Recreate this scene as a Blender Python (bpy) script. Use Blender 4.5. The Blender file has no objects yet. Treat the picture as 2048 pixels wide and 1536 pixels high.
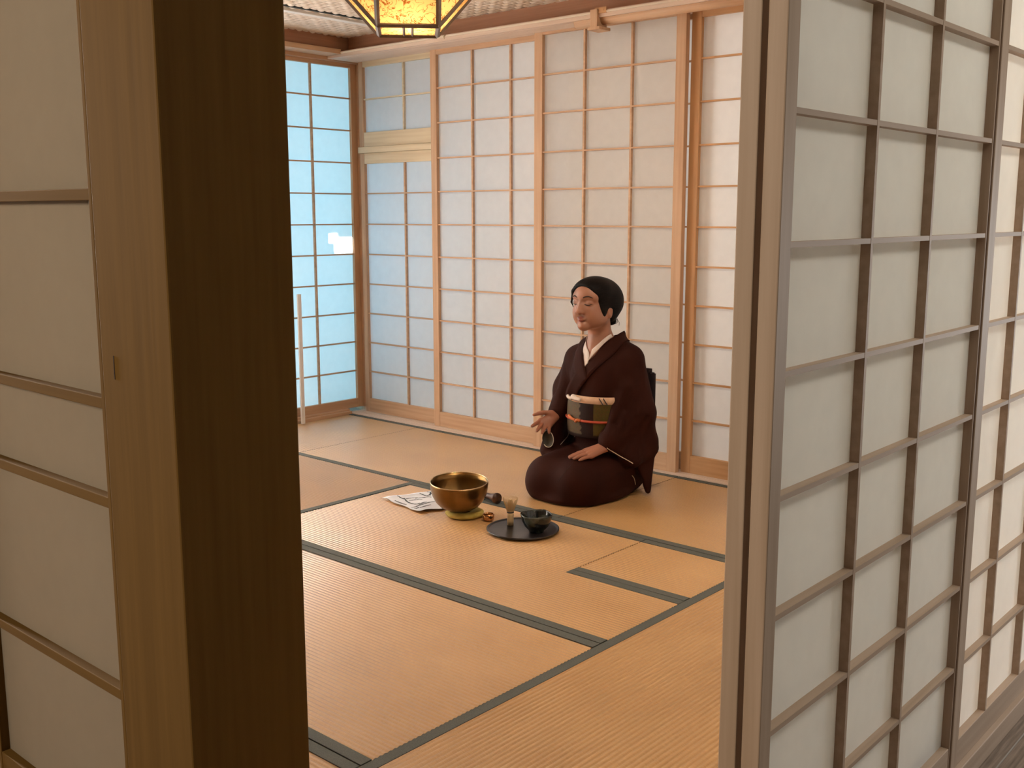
import bpy, bmesh, math, random
import numpy as np
from mathutils import Vector, Matrix
from mathutils.bvhtree import BVHTree

random.seed(7)
S = bpy.context.scene
COL = S.collection

# ------------------------------------------------------------------ camera, world, daylight, exposure
CAM_H = 1.22
cam_data = bpy.data.cameras.new('camera')
cam_data.sensor_width = 36.0
cam_data.lens = 36.76
cam_data.clip_start = 0.05
cam = bpy.data.objects.new('camera', cam_data)
COL.objects.link(cam)
RIGHT = Vector((0.66173878, -0.74973428, -0.00053935))
DOWN = Vector((-0.12105638, -0.10613813, -0.98695494))
FWD = Vector((0.73989671, 0.65317165, -0.16099584))
m = Matrix.Identity(4)
for i in range(3):
    m[i][0] = RIGHT[i]; m[i][1] = -DOWN[i]; m[i][2] = -FWD[i]
m[2][3] = CAM_H
cam.matrix_world = m
S.camera = cam

S.view_settings.view_transform = 'Standard'
S.view_settings.look = 'None'
S.view_settings.gamma = 1.0
S.view_settings.use_curve_mapping = False
S.view_settings.exposure = 0.0

world = bpy.data.worlds.new('soft_indoor_sky')
S.world = world
world.use_nodes = True
bg = world.node_tree.nodes['Background']
bg.inputs[0].default_value = (0.95, 0.88, 0.78, 1)
bg.inputs[1].default_value = 0.045

def area(name, loc, target, sx, sy, power, color, spread=180):
    d = bpy.data.lights.new(name, 'AREA')
    d.shape = 'RECTANGLE'; d.size = sx; d.size_y = sy
    d.energy = power; d.color = color; d.spread = math.radians(spread)
    o = bpy.data.objects.new(name, d); COL.objects.link(o)
    o.location = loc
    o.rotation_euler = (Vector(target) - Vector(loc)).to_track_quat('-Z', 'Y').to_euler()
    return o

# daylight falling on the paper windows of the far left wall and of the far end of the back wall
area('window_daylight', (3.85, 6.0, 1.15), (3.85, 5.0, 1.1), 1.3, 2.7, 50, (0.30, 0.74, 1.0))
area('garden_daylight', (1.75, 6.3, 1.5), (1.75, 5.0, 1.1), 2.4, 2.4, 405, (1.0, 0.93, 0.85), 70)
area('back_corner_daylight', (4.95, 4.9, 1.0), (4.2, 4.55, 1.0), 1.0, 1.3, 10, (0.22, 0.64, 1.0))
area('back_room_light', (5.6, 2.3, 1.7), (4.2, 2.4, 1.1), 2.8, 2.2, 25, (1.0, 0.90, 0.83), 140)
# second lamp of the room, over the mats to the right and above the picture
area('room_ceiling_lamp', (2.55, 1.75, 2.16), (2.7, 1.7, 0.0), 0.35, 0.35, 17, (1.0, 0.86, 0.68))
# reflected sun landing on the outside of the window paper
area('sun_patch', (4.145, 5.6, 1.03), (4.145, 5.0, 1.03), 0.17, 0.085, 2.6, (1, 0.97, 0.9), 2)
area('sun_patch_small', (4.05, 5.6, 1.072), (4.05, 5.0, 1.072), 0.06, 0.05, 0.45, (1, 0.97, 0.9), 2)
# corridor: ceiling lamp behind the viewer and daylight at the far right end of it
area('corridor_lamp', (-2.2, 2.2, 2.3), (1.1, 1.2, 1.0), 0.8, 0.8, 92, (1.0, 0.87, 0.7))
area('corridor_end_daylight', (4.4, -0.35, 0.9), (2.9, 0.62, 0.1), 0.7, 1.0, 13, (0.92, 0.96, 1.0), 130)
area('corridor_ceiling_lamp', (2.5, -0.75, 2.9), (2.4, -0.2, 0.0), 1.8, 0.5, 36, (1.0, 0.95, 0.84))

# ------------------------------------------------------------------ materials
def mat(name, color, rough=0.6, metal=0.0, spec=0.5):
    m_ = bpy.data.materials.new(name); m_.use_nodes = True
    b = m_.node_tree.nodes['Principled BSDF']
    b.inputs['Base Color'].default_value = (*color, 1)
    b.inputs['Roughness'].default_value = rough
    b.inputs['Metallic'].default_value = metal
    b.inputs['Specular IOR Level'].default_value = spec
    return m_

def nodes(m_):
    nt = m_.node_tree
    return nt, nt.nodes, nt.links, nt.nodes['Principled BSDF']

def add_noise(m_, c1, c2, scale=(10, 10, 10), detail=4, nscale=1.0, bump=0.0, lo=0.3, hi=0.7, dist=0.002):
    nt, N, L, b = nodes(m_)
    tc = N.new('ShaderNodeTexCoord'); mp = N.new('ShaderNodeMapping')
    mp.inputs['Scale'].default_value = scale
    L.new(tc.outputs['Object'], mp.inputs['Vector'])
    n = N.new('ShaderNodeTexNoise'); n.inputs['Scale'].default_value = nscale; n.inputs['Detail'].default_value = detail
    L.new(mp.outputs[0], n.inputs['Vector'])
    r = N.new('ShaderNodeValToRGB')
    r.color_ramp.elements[0].position = lo; r.color_ramp.elements[1].position = hi
    r.color_ramp.elements[0].color = (*c1, 1); r.color_ramp.elements[1].color = (*c2, 1)
    L.new(n.outputs['Fac'], r.inputs[0]); L.new(r.outputs[0], b.inputs['Base Color'])
    if bump:
        bp = N.new('ShaderNodeBump'); bp.inputs['Strength'].default_value = bump; bp.inputs['Distance'].default_value = dist
        L.new(n.outputs['Fac'], bp.inputs['Height']); L.new(bp.outputs[0], b.inputs['Normal'])
    return m_

def wood(name, c1, c2, axis, rough=0.55):
    sc = [55, 55, 55]; sc['xyz'.index(axis)] = 2.2
    return add_noise(mat(name, c1, rough, 0, 0.3), c1, c2, tuple(sc), 5, 1.0, 0.06)

HC1, HC2 = (0.50, 0.30, 0.175), (0.62, 0.40, 0.25)
W = {a: wood('hinoki_wood_' + a, HC1, HC2, a) for a in 'xyz'}
PC1, PC2 = (0.66, 0.52, 0.34), (0.78, 0.66, 0.47)
PALE = {a: wood('pale_planed_wood_' + a, PC1, PC2, a) for a in 'xyz'}
BC1, BC2 = (0.33, 0.155, 0.085), (0.42, 0.21, 0.12)
BEAM = {a: wood('reddish_beam_wood_' + a, BC1, BC2, a) for a in 'xyz'}
AC1, AC2 = (0.50, 0.27, 0.12), (0.60, 0.34, 0.17)
AMBER = {a: wood('amber_wood_' + a, AC1, AC2, a) for a in 'xyz'}
OC1, OC2 = (0.39, 0.272, 0.185), (0.48, 0.345, 0.25)
OUT = {a: wood('weathered_corridor_wood_' + a, OC1, OC2, a) for a in 'xyz'}
DC1, DC2 = (0.110, 0.055, 0.0105), (0.140, 0.072, 0.0155)
POST = {a: wood('dark_post_wood_' + a, DC1, DC2, a, 0.75) for a in 'xyz'}
for m_ in POST.values(): m_.node_tree.nodes['Principled BSDF'].inputs['Specular IOR Level'].default_value = 0.12
SILL = wood('pale_pink_sill_wood_y', (0.66, 0.50, 0.40), (0.76, 0.61, 0.50), 'y')

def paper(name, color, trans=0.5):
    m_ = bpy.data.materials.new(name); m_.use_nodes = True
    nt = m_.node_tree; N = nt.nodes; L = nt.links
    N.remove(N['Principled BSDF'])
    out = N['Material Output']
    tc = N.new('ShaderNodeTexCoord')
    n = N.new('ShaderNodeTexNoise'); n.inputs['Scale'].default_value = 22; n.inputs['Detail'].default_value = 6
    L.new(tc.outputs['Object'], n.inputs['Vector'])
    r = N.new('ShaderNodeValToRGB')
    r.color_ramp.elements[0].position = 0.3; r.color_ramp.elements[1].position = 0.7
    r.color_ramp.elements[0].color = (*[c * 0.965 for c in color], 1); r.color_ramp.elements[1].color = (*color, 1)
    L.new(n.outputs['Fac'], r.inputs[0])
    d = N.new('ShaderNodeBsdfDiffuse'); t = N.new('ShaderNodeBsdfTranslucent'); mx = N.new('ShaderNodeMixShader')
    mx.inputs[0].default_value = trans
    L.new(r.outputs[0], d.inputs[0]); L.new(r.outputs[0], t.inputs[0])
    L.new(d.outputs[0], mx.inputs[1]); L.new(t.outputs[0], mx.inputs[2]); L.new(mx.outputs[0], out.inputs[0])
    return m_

PAPER = paper('shoji_paper', (0.88, 0.86, 0.83), 0.45)
PAPER_DIM = paper('dimmed_white_paper', (0.275, 0.225, 0.165), 0.30)  # white paper of the left front wall, its dim shade put into the colour
PAPER_THIN = paper('thin_shoji_paper', (0.88, 0.87, 0.82), 0.40)

# ------------------------------------------------------------------ object helpers
def tag(o, label=None, cat=None, group=None, kind=None):
    if label: o['label'] = label
    if cat: o['category'] = cat
    if group: o['group'] = group
    if kind: o['kind'] = kind
    return o

def empty(name, loc, label, cat, group=None, rz=0.0):
    o = bpy.data.objects.new(name, None); COL.objects.link(o)
    o.empty_display_size = 0.05
    o.location = loc; o.rotation_euler = (0, 0, rz)
    return tag(o, label, cat, group)

def link(name, me, material, parent=None, smooth=False, bevel=0.0, mats=None):
    """link mesh data given in WORLD coordinates as one object, re-based on its parent's location"""
    for mm in (mats or [material]):
        me.materials.append(mm)
    o = bpy.data.objects.new(name, me); COL.objects.link(o)
    if parent is not None:
        o.parent = parent
        base = Matrix.LocRotScale(parent.location, parent.rotation_euler, None)
        if parent.parent is not None:
            base = Matrix.LocRotScale(parent.parent.location, parent.parent.rotation_euler, None) @ base
        me.transform(base.inverted())
    if smooth:
        for p in me.polygons: p.use_smooth = True
    if bevel:
        b = o.modifiers.new('edge', 'BEVEL'); b.width = bevel; b.segments = 2; b.limit_method = 'ANGLE'
    return o

def obj(name, bm, material, parent=None, smooth=False, bevel=0.0):
    me = bpy.data.meshes.new(name); bm.to_mesh(me); bm.free()
    return link(name, me, material, parent, smooth, bevel)

def top(name, bm, material, label, cat, group=None, smooth=False, bevel=0.0):
    """a thing that is one mesh: give it an origin at its base centre"""
    o = obj(name, bm, material, None, smooth, bevel)
    vs = [v.co for v in o.data.vertices]
    c = Vector(((min(v.x for v in vs) + max(v.x for v in vs)) / 2, (min(v.y for v in vs) + max(v.y for v in vs)) / 2, min(v.z for v in vs)))
    o.data.transform(Matrix.Translation(-c)); o.location = c
    return tag(o, label, cat, group)

def struct(name, bm, material, bevel=0.0, label=None):
    o = obj(name, bm, material, None, False, bevel)
    return tag(o, label, None, None, 'structure')

def box(bm, x0, x1, y0, y1, z0, z1):
    x0, x1 = min(x0, x1), max(x0, x1); y0, y1 = min(y0, y1), max(y0, y1); z0, z1 = min(z0, z1), max(z0, z1)
    v = [bm.verts.new(p) for p in ((x0, y0, z0), (x1, y0, z0), (x1, y1, z0), (x0, y1, z0), (x0, y0, z1), (x1, y0, z1), (x1, y1, z1), (x0, y1, z1))]
    for f in ((3, 2, 1, 0), (4, 5, 6, 7), (0, 1, 5, 4), (1, 2, 6, 5), (2, 3, 7, 6), (3, 0, 4, 7)):
        bm.faces.new([v[i] for i in f])
    return bm

def B(*a):
    return box(bmesh.new(), *a)

def lathe(bm, prof, c, n=64, close=False):
    rings = []
    for r, z in prof:
        if r < 1e-6:
            rings.append([bm.verts.new((c[0], c[1], c[2] + z))])
        else:
            rings.append([bm.verts.new((c[0] + r * math.cos(2 * math.pi * i / n), c[1] + r * math.sin(2 * math.pi * i / n), c[2] + z)) for i in range(n)])
    for a, b in zip(rings[:-1], rings[1:]):
        for i in range(n):
            j = (i + 1) % n
            if len(a) == 1 and len(b) == 1: continue
            if len(a) == 1: bm.faces.new((a[0], b[j], b[i]))
            elif len(b) == 1: bm.faces.new((a[i], a[j], b[0]))
            else: bm.faces.new((a[i], a[j], b[j], b[i]))
    bmesh.ops.recalc_face_normals(bm, faces=bm.faces[:])
    return bm

def tube(bm, pts, rad, n=8, flat=None):
    """swept tube; rad a number or list; flat=(normal vector list, factor) unused"""
    pts = [Vector(p) for p in pts]
    rs = rad if isinstance(rad, (list, tuple)) else [rad] * len(pts)
    rings = []; up = None
    for i, p in enumerate(pts):
        t = (pts[min(i + 1, len(pts) - 1)] - pts[max(i - 1, 0)]).normalized()
        if up is None:
            up = Vector((0, 0, 1)) if abs(t.z) < 0.9 else Vector((1, 0, 0))
        s = t.cross(up).normalized(); up = s.cross(t).normalized()
        rings.append([bm.verts.new(p + (s * math.cos(2 * math.pi * k / n) + up * math.sin(2 * math.pi * k / n)) * rs[i]) for k in range(n)])
    for a, b in zip(rings[:-1], rings[1:]):
        for k in range(n):
            j = (k + 1) % n
            bm.faces.new((a[k], a[j], b[j], b[k]))
    bm.faces.new(rings[0][::-1]); bm.faces.new(rings[-1])
    bmesh.ops.recalc_face_normals(bm, faces=bm.faces[:])
    return bm

def spline(pts, n=8):
    pts = [Vector(p) for p in pts]; out = []
    for i in range(len(pts) - 1):
        p0 = pts[max(i - 1, 0)]; p1 = pts[i]; p2 = pts[i + 1]; p3 = pts[min(i + 2, len(pts) - 1)]
        for k in range(n):
            t = k / n
            out.append(0.5 * ((2 * p1) + (p2 - p0) * t + (2 * p0 - 5 * p1 + 4 * p2 - p3) * t * t + (3 * p1 - p0 - 3 * p2 + p3) * t ** 3))
    out.append(pts[-1])
    return out
# ------------------------------------------------------------------ setting: floors, walls, ceiling
XB, YW = 4.172, 4.99            # front of the back-wall shoji, front of the window shoji
X0, Y0 = 1.10, 0.755            # inner faces of the two front walls
ROOM_TOP = 2.228

mf = mat('corridor_floor_wood', (0.1, 0.08, 0.065), 0.5)
add_noise(mf, (0.11, 0.072, 0.045), (0.26, 0.185, 0.13), (9, 150, 9), 6, 1.0, 0.3)
struct('floor', B(-3.0, 8.0, -2.6, 5.6, -0.14, -0.04), mf)
# dark subfloor under the mats
struct('floor_under_mats', B(0.95, 4.16, 0.70, 4.96, -0.04, -0.028), mat('subfloor', (0.05, 0.04, 0.03), 0.9))
bm = bmesh.new()
for yy in (0.642, 0.462, 0.282, 0.102, -0.078, -0.258, -0.438, -0.618):
    box(bm, -3.0, 8.0, yy - 0.0015, yy + 0.0015, -0.04, -0.0385)
struct('trim_1', bm, mat('floor_joint', (0.30, 0.26, 0.22), 0.6))

# ceiling: woven strips (geometry) over a board
def woven_ceiling():
    x0, x1, y0, y1 = 0.9, 4.30, 0.70, 5.10
    p = 0.046
    nx, ny = int((x1 - x0) / p * 6), int((y1 - y0) / p * 6)
    xs = np.linspace(x0, x1, nx); ys = np.linspace(y0, y1, ny)
    X, Y = np.meshgrid(xs, ys, indexing='ij')
    i = np.floor((X - x0) / p); j = np.floor((Y - y0) / p)
    u = (X - x0) / p - i; v = (Y - y0) / p - j
    par = ((i + j) % 2)
    hu = np.sin(np.pi * np.clip(u, 0, 1)); hv = np.sin(np.pi * np.clip(v, 0, 1))
    hgt = np.where(par > 0, 0.35 + 0.65 * hu * (hv ** 0.35), 0.35 + 0.65 * hv * (hu ** 0.35) - 0.2)
    Z = ROOM_TOP - 0.015 * hgt
    co = np.stack([X, Y, Z], -1).reshape(-1, 3)
    idx = np.arange(nx * ny).reshape(nx, ny)
    q = np.stack([idx[:-1, :-1], idx[:-1, 1:], idx[1:, 1:], idx[1:, :-1]], -1).reshape(-1, 4)
    me = bpy.data.meshes.new('ceiling'); me.from_pydata(co.tolist(), [], q.tolist())
    mc = mat('woven_bamboo', (0.6, 0.5, 0.4), 0.5)
    add_noise(mc, (0.70, 0.58, 0.46), (0.86, 0.76, 0.66), (14, 14, 14), 5, 1.0, 0.1)
    o = link('ceiling', me, mc, None, True)
    return tag(o, None, None, None, 'structure')
woven_ceiling()
struct('ceiling_board', B(0.9, 4.4, 0.70, 5.2, ROOM_TOP, ROOM_TOP + 0.05), mat('ceiling_board_wood', (0.4, 0.28, 0.18), 0.8))
struct('trim_2', B(0.95, 4.19, 4.385, 4.43, ROOM_TOP - 0.022, ROOM_TOP), mat('pale_ceiling_batten', (0.82, 0.80, 0.76), 0.5), 0.002)
struct('trim_3', B(0.95, 4.19, 4.325, 4.345, ROOM_TOP - 0.014, ROOM_TOP), mat('dark_ceiling_gap', (0.03, 0.025, 0.02), 0.8))

# beams and head rails. back wall runs along Y, window wall runs along X
bm = bmesh.new()
box(bm, 4.08, 4.30, 0.70, 5.10, 2.134, ROOM_TOP + 0.03)      # reddish beam
struct('wall_back_beam', bm, BEAM['y'], 0.003)
bm = bmesh.new()
box(bm, 4.00, 4.30, 0.70, 5.06, 2.104, 2.135)                # head track
box(bm, 4.03, 4.036, 0.70, 5.06, 2.1025, 2.1045)
struct('trim_4', bm, SILL, 0.002)
struct('wall_window_beam', B(0.95, 4.08, 4.86, 5.10, 2.144, ROOM_TOP + 0.03), BEAM['x'], 0.003)
struct('trim_5', B(0.95, 4.00, 4.83, 5.06, 2.118, 2.145), W['x'], 0.002)
struct('trim_6', B(0.95, 4.24, 4.955, 5.06, 2.098, 2.119), W['x'], 0.001)
struct('trim_7', B(3.994, 4.000, 0.75, 4.92, 2.122, 2.130), mat('pale_picture_rail', (0.85, 0.75, 0.62), 0.35), 0.001)

# sill tracks on the floor
bm = bmesh.new()
box(bm, 4.105, 4.145, 0.70, 4.99, -0.028, 0.004)
box(bm, 4.150, 4.185, 0.70, 4.99, -0.028, 0.004)
box(bm, 4.190, 4.225, 0.70, 4.99, -0.028, 0.004)
box(bm, 4.230, 4.300, 0.70, 4.99, -0.028, 0.004)
box(bm, 4.105, 4.300, 0.70, 4.99, -0.028, -0.003)
struct('trim_8', bm, SILL, 0.001)
bm = bmesh.new()
box(bm, 0.95, 4.10, 4.935, 5.06, -0.028, 0.018)
box(bm, 0.95, 4.10, 4.955, 5.06, 0.018, 0.028)
struct('trim_9', bm, W['x'], 0.001)

# corner post where the two walls meet
struct('trim_10', B(4.240, 4.300, 4.925, 5.06, 0.0, 2.118), W['z'], 0.003)

# thick square post at the open front corner, nearest the viewer
pm = bmesh.new(); box(pm, 0.86, 1.098, 1.467, 1.692, -0.04, 2.6)
pp = top('corner_post', pm, POST['z'], 'thick square brown timber post at the left of the opening', 'post', bevel=0.004)
k = bmesh.new(); box(k, 0.8592, 0.8606, 1.648, 1.6505, 0.945, 0.985)
obj('crack', k, mat('dark_crack', (0.04, 0.02, 0.01), 0.9), pp)

# rest of the front-left wall above, and of the right wall, never seen from inside the room
struct('wall_front', B(0.90, 1.09, 1.695, 5.06, 2.12, 2.6), W['y'])
struct('wall_right', B(1.33, 4.30, 0.66, 0.75, 2.12, 2.6), W['x'])
struct('wall_front_lintel', B(0.90, 1.09, 0.66, 1.465, 2.12, 2.6), W['y'])
struct('wall_right_lintel', B(1.09, 1.33, 0.66, 0.75, 2.12, 2.6), W['x'])

# ------------------------------------------------------------------ shoji panels
def shoji(name, label, run, front, u0, u1, z0, z1, V, H, stile=0.034, stile_r=None, toprail=0.036, botrail=0.085, thick=0.03, wd=None, top_mat=None,
          kv=0.010, kh=0.008, kd0=0.005, kd1=0.020, group='paper sliding panels', pap=None, midrails=()):
    """run 'y': wall along Y, front face at X=front, depth towards +X. run 'x': wall along X, front at Y=front, depth to +Y"""
    wd = wd or W
    def bx(bm_, ua, ub, da, db, za, zb):
        if run == 'y': return box(bm_, front + da, front + db, ua, ub, za, zb)
        return box(bm_, ua, ub, front + da, front + db, za, zb)
    um = (u0 + u1) / 2
    loc = (front + thick / 2, um, z0) if run == 'y' else (um, front + thick / 2, z0)
    t = empty(name, loc, label, 'sliding door', group)
    stile_r = stile if stile_r is None else stile_r
    for a, b_ in ((u0, u0 + stile), (u1 - stile_r, u1)):
        obj('stile', bx(bmesh.new(), a, b_, 0, thick, z0, z1), wd['z'], t, bevel=0.002)
    obj('top_rail', bx(bmesh.new(), u0 + stile, u1 - stile_r, 0.001, thick - 0.001, z1 - toprail, z1), top_mat or wd[run], t, bevel=0.0015)
    obj('bottom_rail', bx(bmesh.new(), u0 + stile, u1 - stile_r, 0.001, thick - 0.001, z0, z0 + botrail), wd[run], t, bevel=0.0015)
    for za, zb in midrails:
        obj('middle_rail', bx(bmesh.new(), u0 + stile, u1 - stile_r, 0.001, thick - 0.001, za, zb), wd[run], t, bevel=0.0015)
    bm_ = bmesh.new() if V or H else None
    for v in V:
        bx(bm_, v - kv / 2, v + kv / 2, kd0, kd1, z0 + botrail, z1 - toprail)
    for h in H:
        bx(bm_, u0 + stile, u1 - stile_r, kd0 + 0.0004, kd1 - 0.0004, h - kh / 2, h + kh / 2)
    if bm_: obj('lattice', bm_, wd['z' if len(V) > len(H) else run], t)
    bm_ = bmesh.new()
    d = kd1
    zz0, zz1 = z0 + botrail - 0.01, z1 - toprail + 0.01
    c = [(u0 + stile - 0.008, zz0), (u1 - stile_r + 0.004, zz0), (u1 - stile_r + 0.004, zz1), (u0 + stile - 0.008, zz1)]
    vs = [bm_.verts.new((front + d, u, z) if run == 'y' else (u, front + d, z)) for u, z in c]
    bm_.faces.new(vs)
    obj('paper', bm_, pap or PAPER, t)
    return t

HZ = [0.257, 0.437, 0.617, 0.797, 0.977, 1.158, 1.340, 1.524, 1.714, 1.901]
G1 = 'paper sliding panels of the back wall'
# tracks: front .. rear
shoji('shoji_panel', 'second pale lattice panel from the far corner, to the left of the kneeling woman', 'y', XB, 3.47, 4.285, 0.004, 2.118,
      [3.975, 3.700, 3.540 - 0.04], HZ, stile=0.045, group=G1, toprail=0.040)
shoji('shoji_panel', 'third lattice panel from the far corner, directly behind the kneeling woman', 'y', XB - 0.038, 2.616, 3.500, 0.004, 2.118,
      [3.190, 2.912], HZ, stile=0.052, group=G1, toprail=0.026)
shoji('shoji_panel', 'rightmost back wall panel, amber framed and cut off by the right door posts', 'y', XB, 1.66, 2.612, 0.004, 2.118,
      [2.27, 1.98], HZ, stile=0.050, wd=AMBER, group=G1, toprail=0.040)
shoji('shoji_panel', 'last back wall panel, hidden behind the right door posts', 'y', XB - 0.038, 0.76, 1.70, 0.004, 2.118,
      [1.41, 1.08], HZ, stile=0.046, group=G1, toprail=0.040)
shoji('shoji_panel', 'bright panel glimpsed through the narrow slit between two back wall panels', 'y', XB + 0.04, 2.50, 3.42, 0.004, 2.118,
      [3.12, 2.80, ], HZ, stile=0.030, group=G1)
# far corner: a two part panel with a transom between
shoji('shoji_panel', 'tall lower two-column panel next to the far corner under the plank transom', 'y', XB + 0.04, 4.27, 4.935, 0.004, 1.575,
      [4.555], [h - 0.002 for h in HZ[:7]], stile=0.036, toprail=0.062, botrail=0.082, group=G1, top_mat=PALE['y'])
shoji('shoji_panel', 'short four-pane panel above the plank transom at the far corner', 'y', XB + 0.04, 4.27, 4.935, 1.612, 2.118,
      [4.555], [1.888], stile=0.036, toprail=0.045, botrail=0.085, wd={'x': W['x'], 'y': PALE['y'], 'z': W['z']}, group=G1)
struct('trim_11', B(XB + 0.028, XB + 0.09, 4.25, 4.94, 1.576, 1.611), PALE['y'], 0.002)

# window wall: bright paper windows in daylight
G2 = 'daylit paper windows of the far wall'
HWN = [h - 0.003 for h in HZ]
shoji('shoji_panel', 'glowing blue-white paper window panel in the far corner with a sun patch', 'x', YW, 3.40, 4.245, 0.024, 2.115,
      [3.905, 3.625], HWN, stile=0.048, toprail=0.040, botrail=0.055, group=G2)
for i in range(3):
    o = shoji('shoji_panel', ['second glowing window panel of the far wall, hidden behind the thick post',
                              'third window panel of the far wall, counted from the far corner',
                              'fourth window panel of the far wall, counted from the far corner'][i], 'x', YW + (0.034 if i % 2 == 0 else 0), 2.57 - 0.83 * i, 3.42 - 0.83 * i, 0.024, 2.115,
      [3.14 - 0.83 * i, 2.86 - 0.83 * i], HWN, stile=0.040, toprail=0.040, botrail=0.055, group=G2)

# corridor side, right: sliding panels stacked in two tracks plus a fixed one beyond
G3 = 'paper panels of the right corridor wall'
HR = [1.3606 + 0.1845 * i for i in range(-6, 5)]
shoji('shoji_panel', 'large three-column lattice panel nearest the viewer on the right corridor wall', 'x', 0.686, 1.335, 2.214, 0.012, 2.118,
      [1.652, 1.909], [h for h in HR if h > 0.2], stile=0.036, stile_r=0.0055, botrail=0.0615, thick=0.030, kv=0.0085, kh=0.0085, kd0=0.001, kd1=0.018, wd=OUT, pap=PAPER_THIN, group=G3)
shoji('shoji_panel', 'inner panel of the right wall seen only as the left of two upright edges', 'x', 0.7245, 1.334, 2.24, 0.012, 2.118,
      [1.64, 1.94], [h for h in HR if h > 0.2], stile=0.036, botrail=0.078, thick=0.030, wd=OUT, pap=PAPER_THIN, group=G3)
shoji('shoji_panel', 'far lattice panel on the right edge of the photo, above the corridor floorboards', 'x', 0.684, 2.2195, 3.06, 0.012, 2.118,
      [2.446, 2.703, 2.960], HR, stile=0.042, botrail=0.062, thick=0.030, kv=0.0085, kh=0.0085, kd0=0.001, kd1=0.018, wd=OUT, pap=PAPER_THIN, group=G3)
shoji('shoji_panel', 'last panel of the right corridor wall, beyond the frame', 'x', 0.684, 3.065, 4.10, 0.012, 2.118,
      [3.35, 3.61, 3.87], HR, stile=0.042, botrail=0.062, thick=0.030, wd=OUT, pap=PAPER_THIN, group=G3)
struct('baseboard_right', B(1.30, 4.3, 0.672, 0.757, -0.040, 0.012), OUT['x'], 0.002)
struct('trim_12', B(4.105, 4.3, 0.64, 0.757, 0.012, 2.12), OUT['z'])

# corridor side, left: one panel with widely spaced rails
G4 = 'paper panels of the left front wall'
HL = [1.252, 0.897, 0.719, 0.360]
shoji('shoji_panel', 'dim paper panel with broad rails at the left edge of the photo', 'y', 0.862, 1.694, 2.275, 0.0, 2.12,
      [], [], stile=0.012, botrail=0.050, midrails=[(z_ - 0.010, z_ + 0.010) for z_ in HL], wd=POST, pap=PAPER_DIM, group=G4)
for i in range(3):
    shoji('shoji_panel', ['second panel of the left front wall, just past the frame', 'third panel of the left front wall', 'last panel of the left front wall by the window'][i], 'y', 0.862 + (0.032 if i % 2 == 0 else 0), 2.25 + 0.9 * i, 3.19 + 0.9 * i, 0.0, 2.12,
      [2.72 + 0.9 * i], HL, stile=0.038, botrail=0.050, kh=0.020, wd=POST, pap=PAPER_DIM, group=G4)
struct('baseboard_front', B(0.85, 1.00, 1.695, 5.06, -0.04, 0.0), POST['y'], 0.002)

# ------------------------------------------------------------------ tatami mats
U = 1.22
def rush_material(name, axis, gloss):
    m_ = mat(name, (0.56, 0.345, 0.165), 0.40, 0, 0.5)
    nodes(m_)[3].inputs['Coat Weight'].default_value = gloss; nodes(m_)[3].inputs['Coat Roughness'].default_value = 0.22; nodes(m_)[3].inputs['Coat IOR'].default_value = 1.8
    nt, N, L, b = nodes(m_)
    tc = N.new('ShaderNodeTexCoord')
    mp = N.new('ShaderNodeMapping'); mp.inputs['Scale'].default_value = (300, 9, 1) if axis == 'y' else (9, 300, 1)
    # fine rush strands lie across the ridges
    mp.inputs['Scale'].default_value = (60, 420, 1) if axis == 'y' else (420, 60, 1)
    L.new(tc.outputs['Object'], mp.inputs[0])
    n = N.new('ShaderNodeTexNoise'); n.inputs['Scale'].default_value = 1; n.inputs['Detail'].default_value = 3
    L.new(mp.outputs[0], n.inputs['Vector'])
    n2 = N.new('ShaderNodeTexNoise'); n2.inputs['Scale'].default_value = 3.0; n2.inputs['Detail'].default_value = 4
    L.new(tc.outputs['Object'], n2.inputs['Vector'])
    mx = N.new('ShaderNodeMath'); mx.operation = 'MULTIPLY_ADD'; mx.inputs[1].default_value = 0.5
    L.new(n.outputs['Fac'], mx.inputs[0])
    ms = N.new('ShaderNodeMath'); ms.operation = 'MULTIPLY'; ms.inputs[1].default_value = 0.5
    L.new(n2.outputs['Fac'], ms.inputs[0]); L.new(ms.outputs[0], mx.inputs[2])
    r = N.new('ShaderNodeValToRGB')
    r.color_ramp.elements[0].position = 0.3; r.color_ramp.elements[1].position = 0.7
    r.color_ramp.elements[0].color = (0.465, 0.25, 0.094, 1); r.color_ramp.elements[1].color = (0.63, 0.37, 0.155, 1)
    L.new(mx.outputs[0], r.inputs[0]); L.new(r.outputs[0], b.inputs['Base Color'])
    bp = N.new('ShaderNodeBump'); bp.inputs['Strength'].default_value = 0.25; bp.inputs['Distance'].default_value = 0.001
    L.new(n.outputs['Fac'], bp.inputs['Height']); L.new(bp.outputs[0], b.inputs['Normal'])
    rr = N.new('ShaderNodeMapRange'); rr.inputs[3].default_value = 0.30; rr.inputs[4].default_value = 0.52
    L.new(n2.outputs['Fac'], rr.inputs[0]); L.new(rr.outputs[0], b.inputs['Roughness'])
    return m_
RUSH = {'x': rush_material('rush_weave_x', 'x', 0.25), 'y': rush_material('rush_weave_y', 'y', 0.75), 'shiny': rush_material('rush_weave_shiny', 'x', 1.0)}
nodes(RUSH['shiny'])[3].inputs['Coat IOR'].default_value = 2.3; nodes(RUSH['shiny'])[3].inputs['Coat Roughness'].default_value = 0.30
CLOTH = add_noise(mat('grey_green_edging', (0.1, 0.1, 0.09), 0.75, 0, 0.3), (0.075, 0.078, 0.068), (0.12, 0.122, 0.105), (500, 500, 500), 2, 1.0, 0.2, dist=0.0005)

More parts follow.
